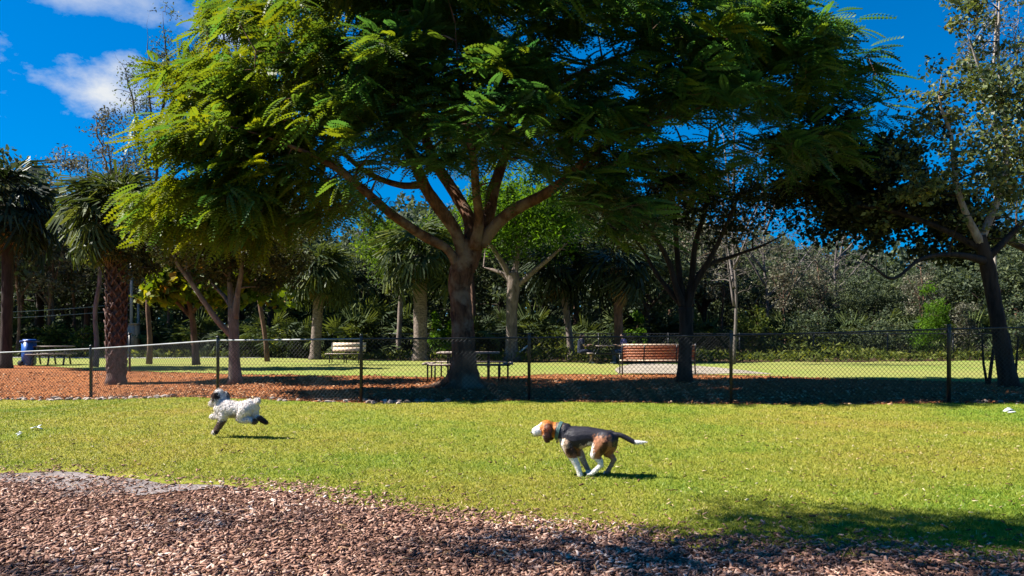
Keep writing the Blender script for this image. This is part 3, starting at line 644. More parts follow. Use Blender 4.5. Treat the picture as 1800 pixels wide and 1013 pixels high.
# right edge tree, leaning
b = at(1770, 680, 17.8); b[2] = 0
P = [wpath([(1775, 682, 17.8, 14), (1765, 630, 17.8, 13), (1753, 560, 17.7, 12), (1742, 500, 17.7, 12), (1732, 450, 17.6, 11), (1722, 415, 17.6, 9)])]
for pts in ([(1735, 460, 17.6, 8), (1680, 448, 17.2, 5), (1620, 455, 16.9, 3.4), (1570, 490, 16.6, 3), (1530, 465, 16.4, 2.4), (1480, 440, 16.2, 2)],
            [(1726, 430, 17.6, 8), (1700, 380, 17.4, 6), (1680, 320, 17.2, 5), (1672, 240, 17.0, 4), (1652, 180, 16.9, 3), (1655, 130, 16.8, 2)],
            [(1724, 420, 17.6, 8), (1750, 360, 17.8, 6), (1768, 290, 18.0, 5), (1765, 200, 18.1, 4), (1755, 110, 18.2, 3), (1756, 20, 18.2, 2.5), (1760, -60, 18.2, 1.5)],
            [(1766, 190, 18.1, 4), (1740, 160, 17.8, 3.5), (1720, 115, 17.6, 3), (1700, 60, 17.5, 2)],
            [(1730, 440, 17.6, 7), (1650, 400, 17.9, 5), (1560, 370, 18.3, 4), (1470, 355, 18.6, 3), (1400, 330, 18.8, 2)],
            [(1740, 450, 17.6, 7), (1790, 400, 17.9, 5), (1850, 340, 18.3, 4), (1900, 260, 18.6, 3)]):
    P.append(wpath(pts))
t_right = leafy_tree('leaning_tree', 'leaning tree with grey-green leaves and pale upper branches at the right edge', b, P,
    ctips(330, [(1660, 210, 17.2, 85, 110, 1.8), (1760, 170, 17.9, 75, 140, 1.8), (1640, 330, 17.4, 120, 80, 2.0), (1760, 330, 18, 90, 110, 2.0), (1850, 250, 18.3, 90, 140, 1.8), (1720, 20, 17.9, 60, 60, 1.0)], .6),
    .34, 44, .12, M['bark_dark'], M['oval'], k=8, aspect=.62)
for ch in t_right.children:
    if ch.name.startswith('limb') and ch.name in [c.name for c in t_right.children if c.name.startswith('limb')][1:4]:
        ch.data.materials[0] = M['bark_pale']
# dark low foliage mass reaching left from the right tree
b = at(1500, 668, 21.5); b[2] = 0
P = [wpath([(1905, 668, 21.5, 10), (1900, 600, 21.5, 9), (1885, 520, 21.3, 8), (1850, 460, 21.0, 8)]),
     wpath([(1850, 460, 21, 7), (1760, 420, 20.5, 6), (1650, 390, 20.0, 5), (1540, 375, 19.6, 4), (1440, 370, 19.3, 3), (1380, 360, 19.1, 2)]),
     wpath([(1760, 420, 20.5, 5), (1650, 330, 20.0, 4), (1540, 280, 19.6, 3), (1450, 250, 19.3, 2)])]
b = np.array([P[0][0, 0], 21.5, 0])
T = ctips(230, [(1470, 330, 19.4, 110, 90, 1.6), (1560, 380, 19.6, 130, 60, 1.8), (1680, 400, 20.2, 120, 60, 1.8), (1430, 260, 19.2, 90, 60, 1.4), (1560, 300, 19.6, 90, 70, 1.6)], .7)
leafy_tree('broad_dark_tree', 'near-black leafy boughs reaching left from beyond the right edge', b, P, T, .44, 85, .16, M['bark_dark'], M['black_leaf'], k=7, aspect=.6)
# poinciana-like tree behind with pale lower trunk
b = at(898, 634, 33.5); b[2] = 0
P = [wpath([(900, 636, 33.5, 13), (899, 590, 33.5, 10), (900, 540, 33.5, 10), (903, 500, 33.5, 12), (900, 478, 33.5, 11)]),
     wpath([(902, 500, 33.5, 7), (885, 465, 33.3, 5), (862, 430, 33, 4), (840, 395, 32.6, 3)]), wpath([(902, 495, 33.5, 7), (910, 440, 33.5, 4), (905, 380, 33.5, 3)]),
     wpath([(905, 505, 33.5, 6), (935, 480, 33.3, 5), (965, 455, 33, 4), (1000, 425, 32.6, 3)]), wpath([(903, 498, 33.5, 6), (880, 480, 33.8, 4), (850, 470, 34.2, 3)])]
T = ctips(150, [(870, 400, 33.3, 80, 60, 3), (960, 390, 33.3, 90, 60, 3), (900, 350, 33.3, 100, 50, 3)])
leafy_tree('broad_tree', 'broad tree with a pale lower trunk, seen right of the large spreading tree', b, P, T, .8, 80, .24, M['bark_grey'], M['bright_leaf'], k=8, aspect=.35)
# light green feathery tree seen below the big crown (x 640-780, y 380-480)
P = [wpath([(700, 636, 38, 5), (702, 580, 38, 4.5), (705, 520, 38, 4), (708, 470, 38, 3.5)]), wpath([(705, 520, 38, 3), (670, 470, 37.6, 2), (650, 430, 37.3, 1.5)]), wpath([(705, 500, 38, 3), (750, 460, 38, 2), (770, 430, 38, 1.5)])]
b = np.array([P[0][0, 0], 38, 0])
T = ctips(90, [(690, 450, 37.8, 60, 45, 2), (740, 420, 38, 60, 45, 2), (670, 400, 37.8, 40, 40, 2)])
leafy_tree('lime_tree', 'lime-leaved slender tree behind the ridged palm trunk', b, P, T, .8, 80, .24, M['bark_grey'], M['lime_leaf'], k=6, aspect=.3)

# thin-leaved tall trees standing against the sky
def wispy(name, label, px, pb, Y, stems, tips_ell, n, leafmat='wood_leaf', per=16, rc=.4, size=.12, bark='bark_brown'):
    P = []
    for st in stems:
        p = wpath([q if i < len(st) - 1 else (q[0], q[1], q[2], .25) for i, q in enumerate(st)]); m = len(p); tt = np.linspace(0, 1, m)
        p[:, 0] += .10 * np.sin(tt * 11 + st[0][0]) * tt + .05 * np.sin(tt * 25); p[:, 3] *= 1 - .35 * tt; P.append(p)
    b = np.array([P[0][0, 0], Y, 0])
    T = ctips(n, tips_ell, .8)
    return leafy_tree(name, label, b, P, T, rc, per, size, M[bark], M[leafmat], k=6, maxr=.035, rmin=.012, aspect=.45)
wispy('sparse_tree', 'tall sparse tree with thin dark leaves against the sky, above the left palm', 285, 640, 30,
      [[(262, 640, 30, 4.5), (262, 520, 30, 4), (268, 400, 30, 3.5), (278, 280, 30, 3), (290, 150, 30, 3), (285, 20, 30, 1.5)], [(270, 360, 30, 3), (250, 240, 29.8, 2.5), (225, 150, 29.5, 1.6), (205, 90, 29.3, 1)], [(278, 290, 30, 3), (300, 180, 30.2, 2), (330, 110, 30.4, 1.2)], [(272, 300, 30, 2.5), (262, 140, 30, 1.6), (262, 20, 30, 1)]],
      [(255, 190, 30, 45, 90, 1.2), (285, 100, 30, 28, 110, 1.0), (225, 130, 29.6, 28, 40, .8), (260, 290, 30, 60, 60, 1.4), (322, 130, 30.4, 16, 40, .6)], 170)
wispy('sparse_tree', 'shorter sparse tree with a grey-green crown, directly behind the left palm', 190, 645, 27,
      [[(168, 645, 27, 4.5), (170, 520, 27, 4), (178, 420, 27, 3.5), (188, 330, 27, 3), (190, 240, 27, 2)], [(180, 400, 27, 3), (215, 320, 27, 2.5), (225, 240, 27, 1.5)], [(180, 390, 27, 3), (140, 330, 27, 2), (110, 280, 27, 1.2)], [(188, 300, 27, 2), (172, 230, 27, 1.5), (165, 185, 27, 1)]],
      [(205, 310, 27, 60, 70, 1.4), (170, 350, 27, 70, 60, 1.4), (190, 225, 27, 30, 36, .8), (120, 290, 27, 30, 40, .8), (235, 380, 26.6, 40, 50, 1.0)], 190, 'grey_leaf', 34, .42, .12, 'bark_grey')
wispy('sparse_tree', 'tall thin-leaved treetop behind the upper left edge of the large spreading crown', 380, 640, 33,
      [[(470, 640, 33, 4), (450, 480, 33, 4), (410, 300, 33, 3.5), (392, 120, 33, 3), (385, -40, 33, 1.5)], [(396, 220, 33, 3), (370, 100, 33, 2), (360, 0, 33, 1)], [(394, 160, 33, 2), (420, 60, 33, 1.5), (425, -40, 33, 1)]],
      [(385, 40, 33, 42, 90, 1.2), (370, 150, 33, 40, 70, 1.2)], 120, 'wood_leaf', 18)
wispy('sparse_tree', 'tall twiggy tree with a pale stem rising behind the right edge tree', 1760, 640, 26,
      [[(1782, 650, 26, 3), (1758, 560, 26, 3), (1745, 460, 26, 3), (1752, 320, 26, 3), (1752, 180, 26, 3), (1746, 60, 26, 3), (1755, -60, 26, 1.5)], [(1750, 230, 26, 3), (1715, 150, 26, 2), (1700, 40, 26, 1)], [(1750, 200, 26, 3), (1785, 120, 26, 2), (1790, -20, 26, 1)]],
      [(1745, 40, 26, 55, 80, 1.2), (1705, 100, 26, 35, 60, 1.0), (1790, 80, 26, 30, 90, 1.0)], 120, 'grey_leaf', 16, .4, .11, 'bark_pale')
# bare winter trees behind, grey
for k_, (px, Y, lab, sprd) in enumerate(((1345, 46, 'grey leafless tree spreading behind the far lawn, middle right', 150), (1290, 30, 'thin grey bare-branched tree just right of the dark many-stemmed tree', 110), (90, 44, 'grey bare tree between the far left palm and the booted palm', 120), (1470, 50, 'grey leafless tree far back, left of the bright green shrub', 110))):
    tb = 585 + 1690 / Y; top = {0: 330, 1: 230, 2: 380, 3: 400}[k_]
    st = [(px, tb, Y, 3.4 * 30 / Y), (px + 4, tb - .3 * (tb - top), Y, 2.6), (px - 3, tb - .6 * (tb - top), Y, 1.8), (px + 2, top + 20, Y, 1)]
    P = [wpath(st)]
    for j in range(7):
        s_ = rs.uniform(-1, 1); y0 = tb - (.25 + .08 * j) * (tb - top)
        P.append(wpath([(px, y0, Y, 2.5), (px + s_ * sprd * .4, y0 - (tb - top) * .18, Y + rs.uniform(-1, 1), 1.6), (px + s_ * sprd * .75, y0 - (tb - top) * .4, Y + rs.uniform(-2, 2), .8)]))
    b = np.array([P[0][0, 0], Y, 0])
    T = ctips(420, [(px, (tb * .35 + top * .65), Y, sprd * .8, (tb - top) * .36, 3)], .8)
    t = empty('bare_tree', b, lab, 'tree', None)
    for i, p in enumerate(P): trunk_part(p, b, M['twig'], t, 'trunk' if i == 0 else 'limb', 6)
    o = grow(P, T, rmin=.011 * Y / 30, maxr=.04, k=3, seg=5, sag=.2).build('twigs', M['twig'], t, b); o['kind'] = 'stuff'
    clump_leaves(MB(), T[::3], .4, 5, .14).build('crown', M['grey_leaf'], t, b)

# ---------------- shrubs in front of the wood
def shrub(name, label, px, pb, Y, wpx, hpx, mat, size=.14, n=26, per=70, group=None, aspect=.45, cat='shrub'):
    x = (px - PX0) / F * Y; b = np.array([x, Y, 0.0]); t = empty(name, b, label, cat, group)
    rx, h = wpx / 2 / F * Y, hpx / F * Y
    T = in_ellipsoid(n, (x, Y, h * .48), (rx * .85, rx * .6, h * .50), .5)
    T[:, 2] = np.maximum(T[:, 2], .12)
    P = [np.array([[x, Y, 0, .03], [x + .05, Y, h * .3, .025], [x, Y + .05, h * .6, .015]])]
    o = grow(P, T, rmin=.006, maxr=.02, k=4, seg=4).build('stems', M['bark_brown'], t, b); o['kind'] = 'stuff'
    clump_leaves(MB(), T, min(rx, h) * .34, per, size, aspect, .3, .8).build('foliage', mat, t, b); return t
shrub('round_shrub', 'bright green feathery young pine beyond the right part of the fence', 1640, 640, 38, 90, 130, M['bright_leaf'], .22, 34, 90, aspect=.2)
shrub('round_shrub', 'dark grey-green bush right of the bright green young pine', 1700, 640, 37, 80, 105, M['grey_leaf'], .16)
shrub('round_shrub', 'bright leafy bush right behind the large spreading tree trunk', 775, 640, 37, 60, 85, M['bright_leaf'], .18)
shrub('round_shrub', 'small vivid green bush above the left end of the long bench', 1120, 640, 38, 46, 90, M['bright_leaf'], .18, 16)
shrub('round_shrub', 'olive bush behind the far lawn, right of the dark many-stemmed tree', 1320, 640, 38, 100, 90, M['shrub_leaf'], .16, 30)
shrub('round_shrub', 'pale dry bush low behind the upright in the middle of the fence', 965, 638, 37, 66, 52, M['shrub_leaf'], .16)
shrub('round_shrub', 'yellow green bush left of the booted palm trunk', 165, 636, 40, 70, 62, M['shrub_leaf'], .18)
shrub('round_shrub', 'yellow green bush behind the blue bin and picnic table', 98, 636, 41, 80, 58, M['shrub_leaf'], .18)
shrub('round_shrub', 'bushy green hedge clump right of the booted palm', 300, 636, 42, 110, 56, M['shrub_leaf'], .18, 30)
shrub('round_shrub', 'low green clump behind the light slatted bench', 620, 640, 38, 90, 48, M['shrub_leaf'], .16)
shrub('round_shrub', 'low green clump between the forked tree and the pale palm trunk', 480, 640, 39, 120, 52, M['shrub_leaf'], .16, 30)
shrub('round_shrub', 'dark bush at the right picture edge behind the leaning tree', 1800, 640, 36, 110, 120, M['wood_leaf'], .16, 30)
shrub('round_shrub', 'low dark bush left of the bright green young pine', 1540, 640, 40, 130, 75, M['wood_leaf'], .16, 34)
shrub('round_shrub', 'low dark bush behind the far lawn at middle right', 1430, 640, 40, 120, 80, M['wood_leaf'], .16, 30)
# saw palmetto clumps
g = 'fan-leaved palmetto clumps in the undergrowth behind the far lawn'
M['palmetto'] = leaf_mat('palmetto_leaf', [(0.0, (0.014, 0.026, 0.013)), (0.7, (0.050, 0.072, 0.028)), (1.0, (0.11, 0.14, 0.045))], 0.25, 0.55, 0.25)
def palmetto():
    b = np.zeros(3); t = empty('palmetto', b, 'dark fan-leaved palmetto clump in the undergrowth behind the far lawn', 'palmetto', g)
    ml = MB(); mp = MB()
    for i in range(52):
        az = rs.uniform(0, 6.28); pit = rs.uniform(.15, 1.45); L_ = rs.uniform(.6, 1.5); d = np.array([math.cos(az) * math.cos(pit), math.sin(az) * math.cos(pit), math.sin(pit)])
        p0 = np.array([rs.normal(0, .35), rs.normal(0, .35), .05]); p2 = p0 + d * L_
        tube(mp, [p0, p2], [.012, .008], 3, cap=False); tv, tq = FT[rs.randint(2)]
        put(ml, tv + rs.normal(0, .025, tv.shape), tq, p2, az, pit - .5 + rs.normal(0, .4), rs.uniform(.4, .65), rs.rand(), rs.normal(0, .8))
    o = mp.build('leaf_stalks', M['palmetto'], t); o['kind'] = 'stuff'; ml.build('foliage', M['palmetto'], t); return t
# ---------------- trees of the wood, copied from a few built kinds
LM = [(-150, 'left picture edge'), (51, 'blue bin'), (130, 'left fence post'), (206, 'booted palm'), (300, 'yellowing round-leaved tree'), (412, 'forked tree'), (480, 'gap right of the forked tree'), (554, 'left pale palm'), (607, 'light slatted bench'), (680, 'gap left of the ridged palm'), (738, 'ridged pale palm'), (812, 'large reddish trunk'), (899, 'pale-trunked broad tree'), (950, 'middle fence post'), (1003, 'thin leaning palm'), (1062, 'table with two people'), (1110, 'palm with dead fronds'), (1160, 'long red-brown bench'), (1205, 'dark many-stemmed tree'), (1285, 'second fence post from the right'), (1345, 'grey leafless tree'), (1430, 'middle of the right far lawn'), (1500, 'low dark bushes'), (1570, 'left side of the bright young pine'), (1640, 'bright young pine'), (1700, 'grey-green bush'), (1770, 'leaning trunk'), (1950, 'right picture edge')]
seen_lm = {}
def lm_label(what, px):
    nm = min(LM, key=lambda q: abs(q[0] - px))[1]; k_ = seen_lm.get((what, nm), 0); seen_lm[(what, nm)] = k_ + 1
    return what + ['', ', set farther back', ', rearmost there', ', half hidden'][min(k_, 3)] + ', beyond the ' + nm
def wood_kind(kind):
    b = np.zeros(3)
    if kind == 'pine':
        P = [smooth_path([[0, 0, -.1, .17], [.1, 0, 3, .15], [0, .1, 6, .13], [.15, 0, 9, .09], [.1, 0, 11, .04]])]
        T = in_ellipsoid(46, (.1, 0, 8.6), (2.2, 2.2, 2.8), .6)
        return leafy_tree('pine_tree', 'slender dark-crowned pine in the wood behind the far lawn', b, P, T, .62, 90, .26, M['bark_brown'], M['wood_leaf'], 'pines in the wood behind the far lawn', aspect=.14, k=6)
    if kind == 'oak':
        P = [smooth_path([[0, 0, -.1, .2], [.1, 0, 1.5, .17], [0, .1, 3, .13], [.15, 0, 5, .08]])] + [smooth_path([[0, 0, 1.8 + .3 * j, .09], [math.cos(a) * 1, math.sin(a) * 1, 3.2, .06], [math.cos(a) * 2, math.sin(a) * 2, 4.3, .03]]) for j, a in enumerate((0, 1.3, 2.6, 3.9, 5.1))]
        T = in_ellipsoid(80, (0, 0, 4.4), (3.2, 3.2, 2.6), .5)
        return leafy_tree('oak_tree', 'dense dark broad-leaved tree in the wood behind the far lawn', b, P, T, .75, 90, .22, M['bark_dark'], M['wood_leaf'], 'broad-leaved trees in the wood behind the far lawn', k=6)
    P = [smooth_path([[0, 0, -.1, .08], [.1, 0, 2, .065], [-.1, .1, 4.5, .05], [.15, 0, 7, .04]])] + [smooth_path([[0, 0, 2.5 + .6 * j, .04], [math.cos(a) * .7, math.sin(a) * .7, 4 + .5 * j, .03], [math.cos(a) * 1.2, math.sin(a) * 1.2, 5.5 + .4 * j, .015]]) for j, a in enumerate((0.4, 2.3, 4.2, 5.6))]
    T = in_ellipsoid(60, (0, 0, 5.2), (1.8, 1.8, 2.8), .6)
    return leafy_tree('grey_tree', 'thin grey-leaved tree in the wood behind the far lawn', b, P, T, .5, 40, .18, M['bark_brown'], M['grey_leaf'], 'thin grey trees in the wood behind the far lawn', k=5)
pm = palmetto(); first = True
for px, Y, s in ((520, 39, 1.2), (590, 40, 1.4), (640, 39, 1.5), (690, 41, 1.6), (655, 44, 2.0), (600, 45, 2.2), (560, 44, 1.9), (850, 39, 1.3), (940, 41, 1.6), (1045, 40, 1.3), (1150, 42, 1.7), (1240, 40, 1.3), (430, 40, 1.2), (370, 41, 1.5), (260, 42, 1.3), (30, 42, 1.5), (1390, 42, 1.3), (1500, 43, 1.4), (1590, 42, 1.3), (1730, 41, 1.5)):
    loc = ((px - PX0) / F * Y, Y, 0)
    lb_ = lm_label('fan-leaved palmetto clump', px)
    if first: pm['label'] = lb_; pm.location = loc; pm.scale = (s,) * 3; pm.rotation_euler = (0, 0, rs.uniform(0, 6)); first = False
    else: copy_tree(pm, loc, rs.uniform(0, 6), s, lb_)

K = {k: wood_kind(k) for k in ('pine', 'oak', 'grey')}; used = set()
wood = [('oak', -20, 42, 1.35), ('pine', 40, 46, .62), ('oak', 70, 52, 1.3), ('grey', 130, 44, 1.0), ('oak', 190, 50, 1.1), ('pine', 150, 55, 1.0), ('oak', 260, 47, 1.05), ('oak', 330, 46, 1.1), ('grey', 300, 42, .9), ('oak', 420, 48, 1.1),
        ('oak', 480, 43, 1.0), ('pine', 520, 52, .85), ('oak', 560, 50, .95), ('grey', 500, 41, .8), ('pine', 640, 54, .78), ('oak', 640, 48, .9), ('oak', 720, 50, 1.0), ('oak', 800, 47, 1.0), ('pine', 830, 43, .75), ('oak', 880, 52, 1.2),
        ('oak', 960, 44, 1.05), ('pine', 1010, 50, .9), ('oak', 1060, 42, 1.0), ('oak', 1130, 48, 1.15), ('oak', 1140, 40, .85), ('pine', 1180, 52, .85), ('grey', 1220, 42, .9), ('oak', 1240, 50, .95), ('grey', 1270, 47, 1.0), ('oak', 1330, 54, .95),
        ('oak', 1400, 50, .8), ('grey', 1380, 44, .8), ('oak', 1460, 55, .9), ('grey', 1440, 46, .75), ('oak', 1530, 47, .72), ('oak', 1590, 52, .8), ('oak', 1680, 47, .85), ('grey', 1620, 44, .7), ('oak', 1760, 44, .95), ('oak', 1840, 45, 1.1), ('pine', 1790, 50, .9),
        ('oak', -120, 46, 1.3), ('oak', 1960, 46, 1.2), ('grey', 30, 40, .9), ('oak', 640, 58, 1.0), ('grey', 90, 41, .85), ('grey', 215, 42, .8), ('oak', 110, 58, 1.25), ('oak', 370, 56, 1.2)]
for k_, px, Y, s in wood:
    loc = ((px - PX0) / F * Y, Y, 0); rz = rs.uniform(0, 6); s *= 1.28 if px < 1250 else 1.05
    lb_ = lm_label({'oak': 'dense dark woodland tree', 'pine': 'slender dark pine', 'grey': 'thin grey woodland tree'}[k_], px)
    if k_ not in used: used.add(k_); K[k_].location = loc; K[k_].rotation_euler = (0, 0, rz); K[k_].scale = (s,) * 3; K[k_]['label'] = lb_
    else: copy_tree(K[k_], loc, rz, s, lb_)
# far woodland: one mass
prof = np.array([(-900, 300), (-300, 300), (0, 300), (60, 300), (110, 370), (250, 360), (420, 340), (540, 370), (580, 440), (625, 440), (680, 360), (800, 350), (1000, 330), (1150, 360), (1250, 405), (1350, 420), (1450, 425), (1530, 432), (1600, 445), (1700, 430), (1850, 390), (2300, 330), (2800, 330)], float)
n = 80000
px = rs.uniform(-500, 2300, n); Yw = rs.uniform(58, 72, n); top = np.interp(px, prof[:, 0], prof[:, 1]) + 14 * np.sin(px * .05) + 9 * np.sin(px * .13 + 1) + 6 * np.sin(px * .31)
u = rs.uniform(0, 1, n) ** 0.8; py = 620 + (top - 620) * u
C = np.stack([(px - PX0) / F * Yw, Yw, HC + (HY - py) / F * Yw], -1)
keep = (np.sin(C[:, 0] * 1.1 + 2 * np.sin(C[:, 2])) + np.sin(C[:, 2] * 1.7 + C[:, 0] * .6) > -1.3) | (py > 430)
C = C[keep]; mb = MB(); cloud_leaves(mb, C, .55, .5, .3, np.clip(rs.normal(.35, .25, len(C)), 0, 1))
for i in range(170):
    px_ = rs.uniform(-500, 2300); Yt = rs.uniform(56, 74); tp = np.interp(px_, prof[:, 0], prof[:, 1]); x = (px_ - PX0) / F * Yt
    z1 = HC + (HY - tp) / F * Yt; a = rs.normal(0, .25)
    tube(mb, [[x, Yt, 0], [x + a, Yt, z1 * .5], [x + a * 2, Yt, z1 * .95]], [.14, .11, .05], 5, cap=False, r=.2)
n2 = 30000; px = rs.uniform(-700, 2500, n2); Yw = rs.uniform(76, 88, n2); top = np.interp(px, prof[:, 0], prof[:, 1]) + 22 + 12 * np.sin(px * .04); py = 612 + (top - 612) * rs.uniform(0, 1, n2)
cloud_leaves(mb, np.stack([(px - PX0) / F * Yw, Yw, HC + (HY - py) / F * Yw], -1), 1.5, .6, -.2, np.clip(rs.normal(.25, .2, n2), 0, 1))
o = mb.build('far_wood', M['wood_leaf']); tag(o, 'distant dark woodland closing the view behind the park', 'woodland', kind='stuff')
# undergrowth grass and weeds along the wood edge
n = 26000
px = rs.uniform(-300, 2100, n); Yw = rs.uniform(0, 1, n); Xw = (px - PX0) / F * 38; fb = np.array([far_back(x) for x in np.round(Xw, 1)])
Yw = fb + 0.7 + Yw ** 1.4 * 14; Xw = (px - PX0) / F * Yw
hh = (.45 + .45 * np.sin(Xw * .7) * np.sin(Xw * .23 + 1)) * np.clip((Yw - fb) / 6, .4, 1.6)
C = np.stack([Xw, Yw, np.abs(rs.uniform(0, 1, n)) * (hh + .25)], -1)
mb = MB(); cloud_leaves(mb, C, .26, .3, -.1, np.clip(rs.normal(.5, .3, n), 0, 1))
o = mb.build('undergrowth', M['shrub_leaf']); tag(o, 'tangled weeds and undergrowth along the edge of the wood', 'undergrowth', kind='stuff')

# tree beyond the left edge of the picture, whose crown shades the lower right foreground
SH = []
def shade_for(px, py, h):            # point of the crown at height h whose shadow falls on that ground point
    gpt = onground(px, py); k_ = h / -SUN_DIR.z; return gpt - np.array([SUN_DIR.x, SUN_DIR.y, SUN_DIR.z]) * k_
T = []
for px, py, rx, ry, n_ in ((1560, 925, 300, 22, 26), (1750, 950, 200, 24, 16), (1480, 968, 260, 10, 14), (1340, 893, 70, 5, 3), (1030, 962, 240, 10, 9), (1180, 1000, 180, 10, 8), (780, 985, 160, 12, 4), (400, 925, 200, 14, 3), (1850, 1000, 250, 30, 14), (80, 1003, 140, 8, 3)):
    for _ in range(n_):
        a = rs.uniform(0, 6.28); rr = math.sqrt(rs.rand()); T.append(shade_for(px + rx * rr * math.cos(a), max(700, py + ry * rr * math.sin(a)), rs.uniform(7.2, 8.4)))
T = np.array(T)
cx, cy = -9.2, 0.6
P = [smooth_path([[cx, cy, -.1, .3], [cx, cy, 2, .25], [cx + .1, cy, 4, .22], [cx, cy + .1, 6, .15]]),
     smooth_path([[cx, cy, 4.5, .14], [cx + 1.2, cy + .3, 6.2, .1], [cx + 2.6, cy + .6, 7.4, .06]]), smooth_path([[cx, cy, 4.6, .14], [cx - 1.0, cy - .4, 6.2, .1], [cx - 2, cy - .6, 7.4, .05]]),
     smooth_path([[cx, cy, 5, .12], [cx + .5, cy + 1, 6.4, .08], [cx + .8, cy + 2.2, 7.4, .04]]), smooth_path([[cx, cy, 5, .12], [cx + .6, cy - 1.2, 6.4, .08], [cx + 1, cy - 2.2, 7.4, .04]])]
leafy_tree('edge_tree', 'leafy tree beyond the left picture edge whose shade falls across the foreground', (cx, cy, 0), P, T, .45, 60, .11, M['bark_grey'], M['wood_leaf'], maxr=.03)

# ------------------------------------------------------------------ fences
def wire_panel(p0, p1, z0a, z0b, z1a, z1b, step, rad, parent, name='wire_mesh', mat='wire'):
    L_ = math.hypot(p1[0] - p0[0], p1[1] - p0[1]); h = (z1a - z0a + z1b - z0b) / 2; V = []; q = []; n = 0
    dx, dy = (p1[0] - p0[0]) / L_, (p1[1] - p0[1]) / L_
    def W(s, u):
        f = s / L_; return np.array([p0[0] + dx * s, p0[1] + dy * s, (z0a + (z0b - z0a) * f) * (1 - u / h) + (z1a + (z1b - z1a) * f) * (u / h)])
    mb = MB(); s = -h
    while s < L_:
        for sg in (1, -1):
            a0, a1 = (s, s + h) if sg > 0 else (s + h, s)
            u0, u1 = 0.0, h
            # clip to the bay
            pts = []
            for sA, uA, sB, uB in ((a0, u0, a1, u1),):
                t0, t1 = 0.0, 1.0; ds = sB - sA
                if ds > 0: t0 = max(t0, (0 - sA) / ds); t1 = min(t1, (L_ - sA) / ds)
                else: t0 = max(t0, (L_ - sA) / ds); t1 = min(t1, (0 - sA) / ds)
                if t1 - t0 > .01: pts = [W(sA + ds * t0, uA + (uB - uA) * t0), W(sA + ds * t1, uA + (uB - uA) * t1)]
            if pts:
                off = np.array([-dy, dx, 0]) * rad * sg; tube(mb, [pts[0] + off, pts[1] + off], rad, 3, cap=False)
        s += step
    return mb.build(name, M[mat], parent)
root = empty('chain_link_fence', (FP[3][0], FP[3][1], FP[3][2]), 'near black chain-link fence with round posts, running across the picture at the lawn edge', 'fence')
O = np.array(FP[3][:3])
def rel(o):      # children were built in world space
    o.location = (-O[0], -O[1], -O[2]); return o
for i, (x, y, z, zt) in enumerate(FP):
    r = .036 if i in (1, 6) else .031
    mb = MB(); tube(mb, [[x, y, z - .1], [x, y, zt + .02], [x, y, zt + .04]], [r, r, r * .85], 10); rel(mb.build('post', M['fence'], root, smooth=True))
    mb = MB(); tube(mb, [[x, y, zt + .035], [x, y, zt + .06], [x, y, zt + .075]], [r * 1.15, r * .95, r * .3], 10); rel(mb.build('post_cap', M['fence'], root, smooth=True))
    if i < len(FP) - 1:
        x2, y2, z2, zt2 = FP[i + 1]
        mb = MB(); tube(mb, [[x, y, zt - .02], [(x + x2) / 2, (y + y2) / 2, (zt + zt2) / 2 - .024], [x2, y2, zt2 - .02]], .017, 8, cap=False)
        rel(mb.build('top_rail', M['galv' if i < 3 else 'fence'], root, smooth=True))
        mb = MB(); tube(mb, [[x, y, z + .05], [x2, y2, z2 + .05]], .004, 4, cap=False); rel(mb.build('tension_wire', M['fence'], root))
        rel(wire_panel((x, y - .03), (x2, y2 - .03), z + .03, z2 + .03, zt - .03, zt2 - .03, .082, .0034, root))
# far fence along the wood
def far_fence(name, pts, h, label, step=.16):
    r0 = empty(name, (pts[0][0], pts[0][1], 0), label, 'fence'); off = (-pts[0][0], -pts[0][1], 0)
    for i, (x, y) in enumerate(pts):
        mb = MB(); tube(mb, [[x, y, -.1], [x, y, h + .04]], .035, 6); o = mb.build('post', M['fence'], r0); o.location = off
        if i < len(pts) - 1:
            x2, y2 = pts[i + 1]
            mb = MB(); tube(mb, [[x, y, h], [x2, y2, h]], .025, 6, cap=False); o = mb.build('top_rail', M['fence'], r0); o.location = off
            o = wire_panel((x, y - .03), (x2, y2 - .03), .03, .03, h - .01, h - .01, step, .0045, r0); o.location = off
def fpts(rows, n):
    W_ = [np.array(((px - PX0) / F * Y, Y)) for px, Y in rows]; out = []
    for a, b_ in zip(W_[:-1], W_[1:]):
        k_ = max(1, int(round(np.linalg.norm(b_ - a) / n)))
        out += [tuple(a + (b_ - a) * j / k_) for j in range(k_)]
    return out + [tuple(W_[-1])]
far_fence('chain_link_fence', fpts([(-150, 41), (480, 41), (700, 38), (1300, 36), (1560, 36), (1900, 37)], 3.2), 1.25, 'far black chain-link fence along the edge of the wood')

